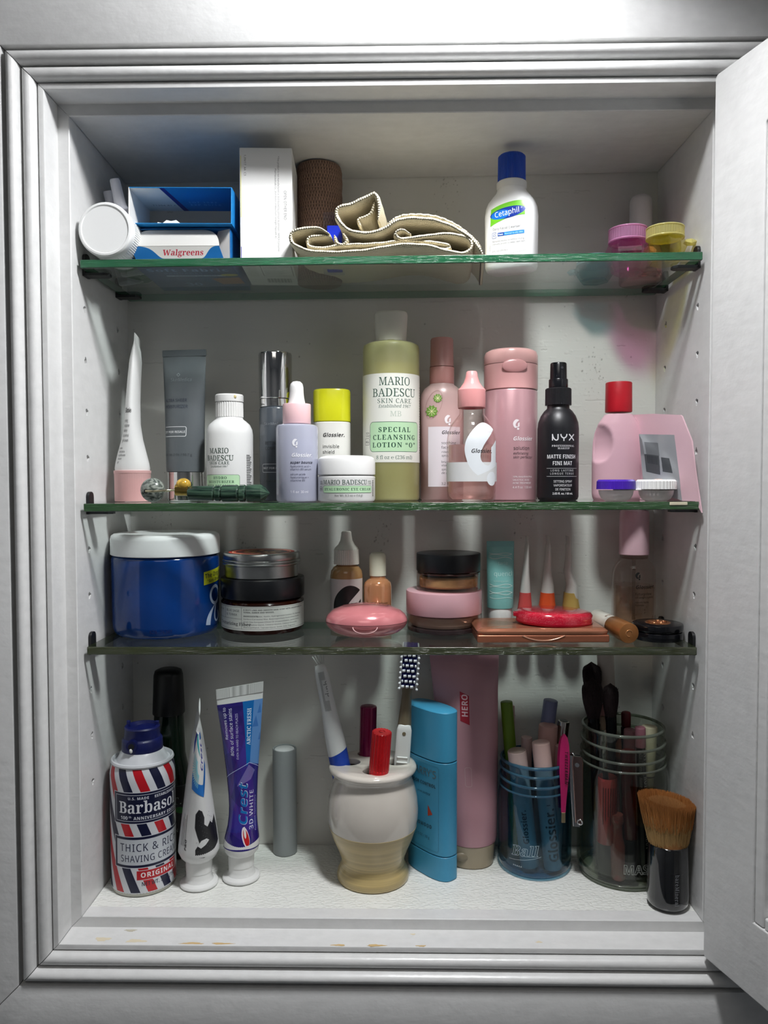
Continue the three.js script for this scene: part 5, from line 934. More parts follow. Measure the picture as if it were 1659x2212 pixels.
{ // purple whitening toothpaste
  const t = thing('purple_toothpaste', 'purple and blue whitening toothpaste tube with a white crimped end', 'toothpaste', [-138.5, 0.2, 63]);
  flangeCap(t);
  const secs = [[23, 12.6, 12.6, 2, 0], [26, 14.8, 14.6, 2, 0.2], [32, 16, 14.6, 2, 0.4], [38, 15, 13.4, 2, 1], [52, 12.4, 12, 2, 2], [70, 12.2, 10.6, 2, 2.2], [95, 13.8, 8, 2, 1.6], [130, 17.2, 4.4, 2, 0.8, 0, 0.05], [152, 19.6, 2, 2, 0, 0, 0.12], [158, 20.2, 1, 2, 0, 0, 0.16], [162, 20.4, 0.7, 2, 0, 0, 0.17], [171, 20.8, 0.7, 2, 0, 0, 0.18]];
  part('body', loft(secs, { seg: 64, deg: 50 }), M('#dfe0de', 0.22), t);
  part('crimp', loft([[162.6, 20.6, 1, 6, 0, 0, 0.17], [171.2, 21, 1, 6, 0, 0, 0.18]], { seg: 96, deg: 20 }), withMap(canvas(512, 32, (c) => { for (let k = 0; k < 128; k++) bar(c, k * 4, 0, 1.4, 32, '#a9aaa8'); }, '#dcdddb'), 0.3), t);
  part('print', sheet(secs, 30, 157, -88, 88, 0.2), withMap(canvas(900, 2200, (c, w, h) => {
    let q = 9; const r = () => { q = (q * 1664525 + 1013904223) % 4294967296; return q / 4294967296; };
    for (let k = 0; k < 46; k++) { c.globalAlpha = 0.35; c.fillStyle = ['#4a2f9a', '#2a1f70', '#5b2a86', '#2f3fa0', '#1b1552'][k % 5]; c.beginPath(); for (let i = 0; i < 3; i++) c.lineTo(r() * w, r() * h); c.fill(); } c.globalAlpha = 1;
    c.fillStyle = '#0a68b4'; c.beginPath(); c.moveTo(490, 0); c.lineTo(650, 0); c.lineTo(650, 820); c.lineTo(560, 960); c.fill(); c.fillStyle = '#5f8ec9'; c.beginPath(); c.moveTo(650, 0); c.lineTo(900, 0); c.lineTo(900, 960); c.lineTo(620, 900); c.fill(); c.fillStyle = '#3f73b8'; for (const [x, y, s] of [[780, 120, 70], [700, 300, 80], [830, 520, 60]]) { c.beginPath(); c.moveTo(x, y - s); c.lineTo(x + s * 0.8, y + s); c.lineTo(x - s * 0.8, y + s); c.fill(); }
    c.strokeStyle = '#c9d6f4'; c.lineWidth = 8; c.beginPath(); c.moveTo(60, 1160); c.lineTo(610, 900); c.lineTo(900, 990); c.stroke(); c.fillStyle = 'rgba(190,180,220,0.5)'; c.beginPath(); c.moveTo(600, 930); c.lineTo(740, 1020); c.lineTo(650, 1150); c.lineTo(380, 1250); c.fill();
    const up = (s, x, y, z, o) => { c.save(); c.translate(x, y); c.rotate(-PI / 2); T(c, s, 0, 0, z, o); c.restore(); };
    up('Removes up to', 250, 560, 76, { col: '#e6e6f2' }); up('80% of surface stains', 345, 800, 76, { col: '#e6e6f2' }); up('EVEN IN HARD TO REACH PLACES', 425, 850, 46, { col: '#d6d6ea' }); up('ARCTIC FRESH', 615, 640, 84, { col: '#e6eef8', fam: 'serif', b: 1, sx: 0.85 });
    c.save(); c.translate(610, 1900); c.rotate(-PI / 2); c.lineWidth = 22; c.strokeStyle = '#e6ecf4'; T(c, 'Crest', 60, -20, 250, { col: '#e6ecf4', b: 1, it: 1 }); T(c, 'Crest', 66, -26, 244, { col: '#1671b8', b: 1, it: 1 }); T(c, '3D WHITE', 0, 110, 124, { col: '#e4e6f2', sp: 6 }); T(c, 'FLUORIDE TOOTHPASTE', -40, 190, 50, { col: '#b9bce0' }); c.restore();
    c.fillStyle = '#f2e6ea'; c.beginPath(); c.ellipse(560, 2000, 62, 160, -0.3, 0, 7); c.fill(); c.fillStyle = '#c01f22'; c.beginPath(); c.ellipse(570, 2010, 46, 140, -0.3, 0, 7); c.fill(); c.fillStyle = '#e9e4e0'; c.beginPath(); c.ellipse(545, 1930, 22, 90, -0.15, 0, 7); c.fill();
  }, '#271a70'), 0.2, { side: THREE.DoubleSide, clearcoat: 0.5 }), t, 'purple and blue printed wrap');
}
{ // slim grey tube by the back board
  const t = thing('grey_tube', 'plain grey round tube standing against the back board', 'tube', [-106.6, 0.2, 15]);
  part('sleeve', lathe([[0, 0], [10.6, 0], [11.2, 0.6], [11.2, 99], [10.8, 99.6], [10, 99.2], [9.6, 98]], 48), M('#8c9192', 0.45), t);
  part('lid', lathe([[9.4, 97.6], [9.2, 98.6], [8.6, 99], [0, 99]]), satin('#c9cbcc'), t);
}
const HX = -22, HZ = 59;
{ // ceramic toothbrush holder
  const t = thing('toothbrush_holder', 'two-tone white and tan ceramic toothbrush holder with four holes', 'toothbrush holder', [HX, 0.2, HZ]);
  const glaze = M('#d3ccc2', 0.12, { clearcoat: 0.6 });
  const n = 512, tanTone = grey(field(n, 5, 3, 40, 61), n, (v) => { const k = 0.85 + 0.35 * v; return [176 * k, 156 * k, 108 * k]; }, true);
  part('upper_body', lathe([[38.6, 47], [40, 55], [40.2, 63], [39, 74], [36.4, 84], [34.4, 90], [34.6, 93], [37, 95.4], [38.6, 97.4], [38.8, 99], [37.8, 100.8], [35.6, 101.6], [35.2, 99]], 96, 60), glaze, t, 'glossy off-white glaze');
  part('lower_body', lathe([[0, 0], [30, 0], [31.6, 0.8], [32, 3], [31.2, 7], [28.6, 12], [27.6, 16], [28.4, 20], [31, 27], [35, 36], [38.4, 46], [38.9, 47.6], [38.4, 47.9], [37, 47.4]], 96, 60), withMap(tanTone, 0.28, { clearcoat: 0.3 }), t, 'tan brushed glaze');
  const sh = new THREE.Shape(); sh.absarc(0, 0, 35.8, 0, 2 * PI, false);
  for (const [x, z] of [[1.5, 19], [-20.5, -2.5], [21.5, -3], [-5, -24]]) { const q = new THREE.Path(); q.absellipse(x, -z, 9.4, 8.4, 0, 2 * PI, true); sh.holes.push(q); }
  part('top_plate', S(crease(new THREE.ExtrudeGeometry(sh, { depth: 4, bevelEnabled: true, bevelThickness: 0.8, bevelSize: 0.8, bevelOffset: -0.8, bevelSegments: 3, curveSegments: 40 }).rotateX(-PI / 2).translate(0, 96.9, 0), 30)), glaze, t);
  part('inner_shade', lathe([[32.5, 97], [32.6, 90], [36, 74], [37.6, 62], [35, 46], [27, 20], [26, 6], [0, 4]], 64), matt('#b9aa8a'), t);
}
const lean = (name, label, cat, from, to, group) => { const a = V(...from), b = V(...to); return [thing(name, label, cat, from, { dir: b.clone().sub(a).toArray(), group }), a.distanceTo(b)]; };
{ // electric toothbrush
  const [t, L] = lean('electric_toothbrush', 'white electric toothbrush with a blue band leaning in the holder', 'toothbrush', [-34, 12, 56], [-68, 190, 62]);
  part('blue_base', loft([[6, 9, 8.4], [40, 9, 8.6], [84, 8.8, 8.6], [102, 8.7, 8.4, 2, 0, 0, 0.32]], { seg: 40 }), M('#123ea6', 0.4), t, 'blue band');
  const secs = [[100, 8.6, 8.4, 2, 0, 0, 0.32], [112, 8.5, 8.2], [125, 7.8, 7], [140, 6.6, 6], [158, 6.2, 5.4], [172, 6, 4.8], [L - 4, 5.6, 4.2], [L - 1.4, 4.6, 3.4], [L, 2.4, 1.8]];
  part('handle', loft(secs, { seg: 40, deg: 60, bottom: false }), M('#d8dada', 0.35), t);
  part('grip_print', sheet(secs, 140, 177, -3.2, 3.2, 0.15, true), ink(canvas(140, 760, (c) => { c.fillStyle = '#6d7070'; for (let y = 0; y < 54; y++) for (let x = 0; x < 8; x++) { const Y = 20 + y * 13.5; if ((Y > 180 && Y < 560 && x > 2)) continue; if (Y > 20 && Y < 740) { c.beginPath(); c.arc(14 + x * 15 + (y % 2) * 7, Y, 4.4, 0, 7); c.fill(); } } c.save(); c.translate(112, 190); c.rotate(PI / 2); T(c, 'quip', 0, 0, 170, { col: '#8a8d8d', sx: 0.9 }); c.restore(); })), t);
  const br = []; for (let j = 0; j < 8; j++) for (let i = 0; i < 4; i++) br.push(new THREE.CylinderGeometry(0.7, 0.6, 9, 6).rotateX(PI / 2 + 0.25 * (j - 4) / 4).translate(-3.6 + i * 2.2 - 1.6, L - 3 - j * 3.2, -8));
  for (let i = 0; i < 5; i++) br.push(new THREE.CylinderGeometry(0.6, 0.5, 8, 6).rotateZ(0.4 - i * 0.14).translate(-4.4 + i * 2, L + 3.4, -4));
  part('bristles', S(merge(br)), matt('#c3c6c3'), t);
}
{ const [t, L] = lean('plum_tube', 'glossy magenta cosmetic tube standing in the rear hole', 'cosmetic tube', [-29, 30, 38], [-26.4, 146, 36]);
  part('barrel', drum(7.6, 0, L, 1.2), M('#7d0f44', 0.25, { metalness: 0.3 }), t); part('base_ring', drum(7.8, 0, 8, 0.6), gloss('#2a0a18'), t); }
{ // red marker
  const [t, L] = lean('red_marker', 'red felt marker with a fluted cap in the front hole', 'marker', [-23, 18, 74], [-13.2, 138, 84]);
  part('barrel', drum(8, 0, L - 44, 0.8), M('#a8141a', 0.3), t);
  part('cap', move(merge([ribbed(8.6, 0, 34, 18, 0.9, 0.98, 0.6), drum(8.4, -12, 1, 0.8)]), 0, L - 34, 0), M('#b8161c', 0.28), t);
  part('cap_logo', S(new THREE.TorusGeometry(2.4, 0.35, 6, 20, 5).rotateX(-PI / 2).translate(0, L + 0.1, 0)), M('#8d0f14', 0.4), t);
}
{ // manual toothbrush
  const [t, L] = lean('manual_toothbrush', 'toothbrush with white ribbed grip and navy and white bristles', 'toothbrush', [-3, 14, 52], [11.2, 202, 58]);
  const taupe = M('#7f745e', 0.3, { transmission: 0.15, thickness: 0 });
  const secs = [[0, 5.5, 4], [40, 7, 5.4], [92, 6.8, 5.6], [120, 6.2, 5], [140, 4.8, 3.8], [150, 4.2, 3.4], [160, 5.6, 3], [182, 6.4, 2.8], [L - 2, 5, 2.6], [L, 3, 2]];
  part('stem', loft(secs, { seg: 32, deg: 60 }), taupe, t, 'taupe see-through stem');
  part('grip', loft([[60, 6.9, 3, 3, 0, 3.4], [92, 6.9, 3.2, 3, 0, 3.6], [118, 6.6, 3, 3, 0, 3.4], [122, 5.4, 2.4, 3, 0, 3], [123, 3, 1.4, 3, 0, 3]], { seg: 32, deg: 60 }), M('#d8dad8', 0.35), t, 'white rubber grip');
  for (let k = 0; k < 8; k++) part('grip_rib', S(new THREE.CapsuleGeometry(0.75, 8.4, 4, 8).rotateZ(PI / 2).translate(0, 62 + k * 4.6, 6.8)), M('#e0e2e0', 0.35), t);
  part('grip_dot', S(new THREE.CylinderGeometry(1.6, 1.6, 0.8, 16).rotateX(PI / 2).translate(0, 115.5, 6.4)), matt('#766b52'), t);
  const white = [], navy = [];
  for (let j = 0; j < 8; j++) { const y = 163 + j * 4.6;
    for (const s of [-1, 1]) { white.push(new THREE.CylinderGeometry(0.85, 0.7, 14, 7).rotateX(PI / 2 + 0.35).rotateZ(s * 0.18).translate(s * 7, y - 2, 9)); white.push(new THREE.SphereGeometry(1.15, 10, 8).translate(s * 7.6, y - 4.6, 15.6)); }
    for (let i = 0; i < 9; i++) { const x = -5.2 + i * 1.3, k = (i + j) % 3; navy.push(new THREE.CylinderGeometry(0.85, 0.95, 11 - k, 6).rotateX(PI / 2 + 0.3).translate(x, y - 1, 7.6)); if (k < 2) white.push(new THREE.CylinderGeometry(0.85, 0.85, 2.2, 6).rotateX(PI / 2 + 0.3).translate(x, y - 3.2, 14 - k)); } }
  part('outer_bristles', S(merge(white)), matt('#dde0e4'), t, 'white bristles');
  part('inner_bristles', S(merge(navy)), matt('#18206a'), t, 'navy bristles');
}
{ // blue deodorant, turned
  const t = thing('deodorant_stick', 'sky blue oval deodorant stick beside the toothbrush holder', 'deodorant', [31, 0.2, 46], { ry: -50 * D });
  const E = 4.2, secs = [[0, 26.2, 11.8, E], [0.8, 26.8, 12.4, E], [150, 26.8, 12.4, E]];
  const b1 = M('#3d92b8', 0.42), b2 = M('#429ac2', 0.42);
  const st = (y0, y1, dome) => loft([[y0, 26.2, 11.9, 2.8], [y0 + 0.6, 26.8, 12.5, 2.8], [y1 - 0.6, 26.8, 12.5, 2.8], [y1, 26.2, 11.9, 2.8], ...(dome ? [[y1 + 0.8, 24.6, 10.6, 2.8]] : [])], { seg: 64, deg: 40 });
  part('base', st(0, 21.5), b1, t); part('barrel', st(22, 104.6), b1, t); part('cap', st(105.2, 149, 1), b2, t);
  part('lettering', sheet([[0, 26.8, 12.5, 2.8], [150, 26.8, 12.5, 2.8]], 24, 102, -21, 21, 0.2, true), ink(canvas(680, 1260, (c) => { rounded(c, 20, 20, 640, 1220, 40, null, '#357f9f', 5); T(c, 'HARRY’S', 360, 190, 150, { col: '#5d6f72', al: 'center', sx: 0.95 }); T(c, 'ODOR CONTROL', 360, 330, 66, { col: '#26404c', b: 1, al: 'center' }); T(c, '24 HR DEFENSE', 380, 460, 40, { col: '#26404c', al: 'center' }); c.fillStyle = '#a83a22'; c.beginPath(); c.moveTo(470, 600); c.lineTo(560, 720); c.lineTo(470, 760); c.fill(); T(c, 'REDWOOD', 360, 930, 70, { col: '#26404c', b: 1, al: 'center', sp: 4 }); T(c, '2.5 OZ / 70 g', 360, 1090, 50, { col: '#2f5564', al: 'center' }); })), t);
}
{ // big pink tube upside down
  const t = thing('hand_cream_tube', 'big pale pink tube standing on a beige flip cap behind the deodorant', 'tube', [68, 0.2, 27]);
  part('cap', loft([[0, 19.6, 19.6, 2.2], [1, 20.4, 20.4, 2.2], [9, 21, 20.8, 2.2], [20, 22, 21.4, 2.2], [20.6, 21.4, 21, 2.2]], { seg: 64 }), M('#a3967f', 0.35), t);
  part('cap_notch', move(ball(7, 1, 0.6, 0.35), -9, 11, 18.6), M('#857a66', 0.4), t);
  const secs = [[20.8, 23, 22], [24, 23.8, 22.4], [60, 25.2, 20, 2, -1], [110, 27.6, 14, 2, -3], [160, 30, 6.4, 2, -5.6, 0, -0.05], [182, 31.4, 2, 2, -6.6, 0, -0.1], [184, 31.6, 1, 2, -6.8, 0, -0.12], [196, 32, 0.8, 2, -7, 0, -0.12]];
  part('body', loft(secs, { seg: 72, deg: 50 }), M('#b98a93', 0.32), t);
  part('lettering', sheet(secs, 70, 176, -26, 24, 0.2, true), ink(canvas(600, 1270, (c) => { c.save(); c.translate(230, 520); c.rotate(-PI / 2 + 0.04); c.fillStyle = '#a31f33'; c.beginPath(); c.moveTo(0, 0); c.lineTo(310, 0); c.lineTo(270, 100); c.lineTo(-40, 100); c.fill(); T(c, 'HERO', 40, 84, 92, { col: '#e3c2c9', b: 1 }); c.restore(); rounded(c, 250, 1010, 70, 200, 20, null, '#c9a3aa', 8); })), t);
}

// ------------------------------------------------------------------ glass jars and what stands in them
const rod = (name, label, cat, from, to, group) => lean(name, label, cat, from, to, group);
const shellOf = (pts, wall) => { const inner = pts.slice().reverse().map(([r, y], i) => [Math.max(0, r - wall), Math.max(y, 3.2)]); return [...pts, ...inner]; };
{ // blue canning jar
  const t = thing('blue_canning_jar', 'aqua blue glass canning jar full of pens and tubes', 'jar', [125, 0.2, 36]);
  const g = M('#b4d8e6', 0.03, { transmission: 1, thickness: 0, side: THREE.DoubleSide });
  part('glass', lathe([...[[0, 1.4], [24, 0.6], [27, 0], [30.4, 1.4], [32.4, 5], [33, 11], [33, 64], [32.4, 70], [31, 74.4], [30.6, 77], [30.6, 96]], [31, 98.4], [30.6, 100], [29.4, 100.4], [28.4, 99.4], [28.4, 76], [30.6, 68], [30.6, 12], [29, 6], [26, 4.4], [0, 4.4]], 72, 60), g, t);
  part('rim', S(new THREE.TorusGeometry(30, 1.5, 12, 72).rotateX(PI / 2).translate(0, 98.8, 0)), M('#6fa9c6', 0.06, { transmission: 0.75, thickness: 0 }), t);
  for (const y of [92, 83]) part('thread', S(new THREE.TorusGeometry(31, 1.2, 10, 72).rotateX(PI / 2 + 0.03).translate(0, y, 0)), M('#6fa9c6', 0.06, { transmission: 0.75, thickness: 0 }), t);
  part('shoulder_ring', S(new THREE.TorusGeometry(31.4, 0.9, 10, 72).rotateX(PI / 2).translate(0, 75, 0)), M('#6fa9c6', 0.06, { transmission: 0.75, thickness: 0 }), t);
  part('drawn_embossing', sheet(round(33, 0, 70), 10, 46, -60, 40, 0.2), ink(canvas(700, 420, (c) => { c.strokeStyle = 'rgba(205,232,240,0.55)'; c.lineWidth = 5; c.font = 'bold 150px serif'; c.save(); c.transform(1, -0.1, -0.2, 1, 90, 300); c.strokeText('Ball', 0, 0); c.restore(); c.beginPath(); c.moveTo(60, 350); c.quadraticCurveTo(260, 330, 420, 270); c.stroke(); for (let k = 0; k < 5; k++) { c.beginPath(); c.arc(120 + k * 22, 400, 5, 0, 7); c.stroke(); } }), 0.1), t);  // raised script drawn flat, its glints put in as pale strokes
}
{ const G = 'pens and tubes in the blue jar';
  const plain = (name, label, cat, from, to, r, mat, b = 0.9) => { const [t, L] = rod(name, label, cat, from, to, G); part('barrel', drum(r, 0, L, b, 32), mat, t); return [t, L]; };
  plain('green_pen', 'olive green round pen standing tallest in the blue jar', 'pen', [112, 5, 26], [100.6, 147, 24], 5.6, M('#5d7a12', 0.45));
  plain('cotton_stick', 'thin pinkish stick behind the green pen', 'stick', [110, 5, 14], [108.6, 139, 9], 1.9, satin('#b89a96'));
  { const [t, L] = plain('gloss_tube', 'pale pink gloss tube with a greyish end leaning towards the green pen', 'cosmetic tube', [119, 5, 47], [106.5, 110, 49], 8.4, satin('#cdb3ae')); part('end_disc', drum(7.4, L, L + 0.5, 0.3, 32), satin('#a9958c'), t); tubeWrap(t, round(8.4, 0, 100), 20, 60, -80, 80, 300, 480, (c) => { c.save(); c.translate(160, 440); c.rotate(-PI / 2); T(c, 'Glossier.', 0, 0, 90, { b: 1, col: '#2a2a2e' }); c.restore(); }); }
  { const [t, L] = plain('blush_tube', 'pale pink tube with black lettering at the middle of the blue jar', 'cosmetic tube', [139, 5, 51], [127, 119, 53], 8, satin('#d6b3ad')); tubeWrap(t, round(8, 0, 100), 6, 70, -85, 85, 300, 820, (c) => { c.save(); c.translate(210, 790); c.rotate(-PI / 2); T(c, 'Glossier.', 0, 0, 150, { b: 1, col: '#17181c' }); c.restore(); bar(c, 130, 120, 40, 10, '#333'); }); }
  plain('rose_tube', 'dusty rose tube behind the pink tweezers', 'cosmetic tube', [131, 5, 30], [138, 127.5, 31], 8.6, satin('#c49a92'));
  plain('short_tube', 'short mauve tube between two pink tubes', 'cosmetic tube', [117.5, 5, 28], [118.5, 116, 30], 5, satin('#b79c98'));
  plain('brow_tube', 'pale pink tube beside the nail clipper', 'cosmetic tube', [144, 5, 36], [148, 111, 38], 5, satin('#c9a8a4'));
  plain('lilac_pen', 'grey-lilac capped pen tilting over the rose tube', 'pen', [126, 5, 14], [142.5, 147, 19], 6.6, M('#737799', 0.45));
  { const [t, L] = rod('chrome_tube', 'mirror chrome tube leaning out of the blue jar', 'cosmetic tube', [139, 5, 24], [153, 130, 27], G); part('barrel', drum(5.4, 0, L, 0.6, 32), metal('#b9b2ad', 0.1), t); part('end_plug', drum(3.8, L, L + 0.4, 0.2, 24), gloss('#2a2a2c'), t); }
}
{ // pink tweezers straddling the rim
  const t = thing('tweezers', 'bright pink tweezers hooked over the rim of the blue jar', 'tweezers', [146, 0, 61.5]);
  const arm = (z0, z1) => { const rows = [], prof = [[129, 0.6], [126, 2.6], [120, 3.8], [108, 4.5], [96, 4.2], [84, 3.2], [72, 2.4], [61, 1.9]]; prof.forEach(([y, w], j) => { const z = z0 + (z1 - z0) * Math.sin(j / 7 * PI * 0.6); rows.push([-1, -0.5, 0, 0.5, 1].map((u) => [u * w - (129 - y) * 0.02, y, z + 0.5 * (1 - u * u)])); }); return rows; };
  const pink = M('#b81e62', 0.35);
  part('outer_arm', sheetOf(arm(0.6, 4.4), [0, 0, -0.9]), pink, t);
  part('inner_arm', sheetOf(arm(-0.4, -6.6), [0, 0, -0.9]), pink, t);
  part('tip', move(box(3.4, 9, 1, 0.3), -1.4, 56.8, 4.6), metal('#b7a583', 0.35), t, 'bare metal tip');
  part('lettering', S(new THREE.PlaneGeometry(3.4, 30).translate(0.4, 101, 5.4)), ink(canvas(60, 530, (c) => { c.save(); c.translate(14, 6); c.rotate(PI / 2); T(c, 'TWEEZERMAN', 0, 0, 66, { b: 1, it: 1, col: '#1a0810', sp: 8 }); c.restore(); })), t);
}
{ // nail clipper hanging on the rim
  const t = thing('nail_clipper', 'chrome nail clipper hanging between the two glass jars', 'nail clipper', [157.2, 49, 66], { rz: 0.03, ry: -0.35 });
  part('lever', loft([[4, 3.4, 0.9, 4, 1.6, 2], [30, 4, 1, 4, 1.6, 2.6], [58, 4.8, 1.1, 4, 1.6, 4], [63, 4, 1, 4, 1.6, 4.4]], { seg: 32, deg: 30 }), metal('#9a7f78', 0.12), t);
  part('upper_blade', loft([[0, 3, 0.7, 4, -1, 0.4], [40, 3.4, 0.7, 4, -2.6, 0.2], [62, 5, 0.7, 4, -1.2, 0]], { seg: 32, deg: 30 }), metal('#c4c4c4', 0.1), t);
  part('lower_blade', loft([[0, 3, 0.7, 4, -1, -0.8], [40, 3.4, 0.7, 4, -3.8, -2.6], [62, 5, 0.7, 4, -1.4, -3.4]], { seg: 32, deg: 30 }), metal('#8d8d8d', 0.12), t);
  part('rivet', S(new THREE.CylinderGeometry(1.9, 1.9, 7, 20).rotateX(PI / 2).translate(1.4, 56, 2)), metal('#d0d0d0', 0.1), t);
  part('chain_ring', S(new THREE.TorusGeometry(2.1, 0.7, 8, 24).translate(2.4, 5.4, 3.2)), metal('#d0d0d0', 0.12), t);
  part('hook', tube([[-1, 60, -2], [-4, 63, -4], [-7, 60, -6], [-8, 52, -6.5]], 0.7), metal('#b0b0b0', 0.2), t);
}
{ // clear canning jar
  const t = thing('clear_canning_jar', 'clear glass canning jar crowded with brushes and lip colours', 'jar', [201.2, 0.2, 46.5]);
  const g = clear('#e9ece6');
  part('glass', lathe([[0, 1.6], [28, 0.8], [32, 0], [36, 1.6], [38.6, 6], [39.4, 13], [39.4, 86], [38.6, 94], [36.4, 100], [35.4, 103], [35.4, 129], [35.8, 131.6], [35.2, 133.4], [34, 133.8], [33, 132.8], [33, 103], [36.8, 92], [36.8, 14], [35, 7], [31, 5], [0, 5]], 80, 60), g, t);
  const edge = M('#b9bfb4', 0.06, { transmission: 0.8, thickness: 0 });
  part('rim', S(new THREE.TorusGeometry(34.6, 1.4, 12, 80).rotateX(PI / 2).translate(0, 132.4, 0)), edge, t);
  for (const y of [121, 110]) part('thread', S(new THREE.TorusGeometry(35.8, 1.2, 10, 80).rotateX(PI / 2 + 0.02).translate(0, y, 0)), edge, t);
  part('shoulder_ring', S(new THREE.TorusGeometry(36.4, 1, 10, 80).rotateX(PI / 2).translate(0, 102, 0)), edge, t);
  part('base_ring', S(new THREE.TorusGeometry(36, 1.6, 10, 80).rotateX(PI / 2).translate(0, 2.6, 0)), edge, t);
  part('drawn_embossing', sheet(round(39.4, 0, 86), 10, 30, -30, 60, 0.2), ink(canvas(700, 220, (c) => { c.strokeStyle = 'rgba(200,205,198,0.6)'; c.lineWidth = 5; c.font = 'bold 120px sans-serif'; c.strokeText('MASON', 120, 150); }), 0.1), t);  // raised letters imitated flat, the light on them painted pale grey
}
const hairs = (n, r0, y0, r1, y1, sq, thick, tip) => { const list = []; for (let i = 0; i < n; i++) { const a = i * 2.39996, k = Math.sqrt((i + 0.5) / n), x0 = r0 * k * Math.cos(a), z0 = r0 * k * Math.sin(a) * sq, x1 = r1 * k * Math.cos(a) + rr(-0.5, 0.5), z1 = r1 * k * Math.sin(a) * sq + rr(-0.5, 0.5), e = tip(k, a) + rr(-0.8, 0.8), d = V(x1 - x0, y1 + e - y0, z1 - z0), L = d.length(); const g = new THREE.CylinderGeometry(thick * 0.45, thick, L, 3, 1, true).translate(0, L / 2, 0); g.applyQuaternion(new THREE.Quaternion().setFromUnitVectors(V(0, 1, 0), d.normalize())); list.push(g.translate(x0, y0, z0)); } return S(merge(list)); };
{ const G = 'brushes in the clear jar';
  for (const [label, from, to, r, hl] of [
    ['fluffy dark brush standing tallest and farthest back in the clear jar', [186, 7, 34], [178, 184, 26], 8.6, 32],
    ['dark brush leaning on the rim of the clear jar beside the clipper', [180, 7, 52], [173.5, 174, 46], 9.2, 36],
    ['rounded dark brush just before the tall white wand', [193, 7, 44], [189.5, 170, 48], 7, 30]]) {
    const [t, L] = rod('makeup_brush', label, 'makeup brush', from, to, G);
    part('handle', lathe([[0, 0], [2.4, 0.4], [3.6, 8], [4.4, 60], [4, L - hl - 24], [4.8, L - hl - 20]], 28, 60), M('#0b0b0d', 0.3), t);
    part('ferrule', lathe([[4.9, L - hl - 22], [5.2, L - hl - 6], [5, L - hl + 1]], 28), M('#15151a', 0.25, { metalness: 0.6 }), t);
    const bulge = (k) => 4.6 + (r - 4.6) * Math.sin(Math.min(1, k * 1.5) * PI / 2), prof = []; for (let k = 0; k <= 12; k++) { const q = k / 12; prof.push([q > 0.72 ? bulge(q) * Math.sqrt(Math.max(0, 1 - ((q - 0.72) / 0.28) ** 2)) : bulge(q), L - hl + q * hl]); }
    part('hair_core', lathe(prof.map(([a, y]) => [a * 0.9, y - 1]), 40, 80), matt('#1b0f10'), t);
    const hl2 = []; for (let i = 0; i < 900; i++) { const a = i * 2.39996, q0 = rnd() * 0.85, q1 = Math.min(1.02, q0 + 0.3), P = (q) => { const z = Math.min(12, q * 12), m = Math.min(11, Math.floor(z)), fr = z - m, rad = prof[m][0] + (prof[m + 1][0] - prof[m][0]) * fr; return V(rad * Math.cos(a), L - hl + q * hl, rad * Math.sin(a)); }, A = P(q0), B = P(q1), dd = B.clone().sub(A), len = dd.length(), hg = new THREE.CylinderGeometry(0.08, 0.2, len, 3, 1, true).translate(0, len / 2, 0); hg.applyQuaternion(new THREE.Quaternion().setFromUnitVectors(V(0, 1, 0), dd.normalize())); hl2.push(hg.translate(A.x, A.y, A.z)); }
    part('hair', S(merge(hl2)), matt('#2b1a1d'), t).userData.kind = 'stuff';
  }
  { const [t, L] = rod('detail_brush', 'small brush with a shiny silver ferrule in the clear jar', 'makeup brush', [187, 7, 60], [178.5, 146, 64], G); part('handle', lathe([[0, 0], [2, 0.4], [3, 60], [2.6, L - 46]], 24), M('#111114', 0.3), t); part('ferrule', lathe([[2.8, L - 46], [3.2, L - 40], [2.6, L - 14], [2.4, L - 12]], 24), metal('#b9b6ae', 0.18), t, 'shiny silver ferrule'); part('hair', lathe([[2.2, L - 12], [2.4, L - 6], [1.8, L - 0.6], [0, L]], 20), matt('#4a3a2a'), t); }
}
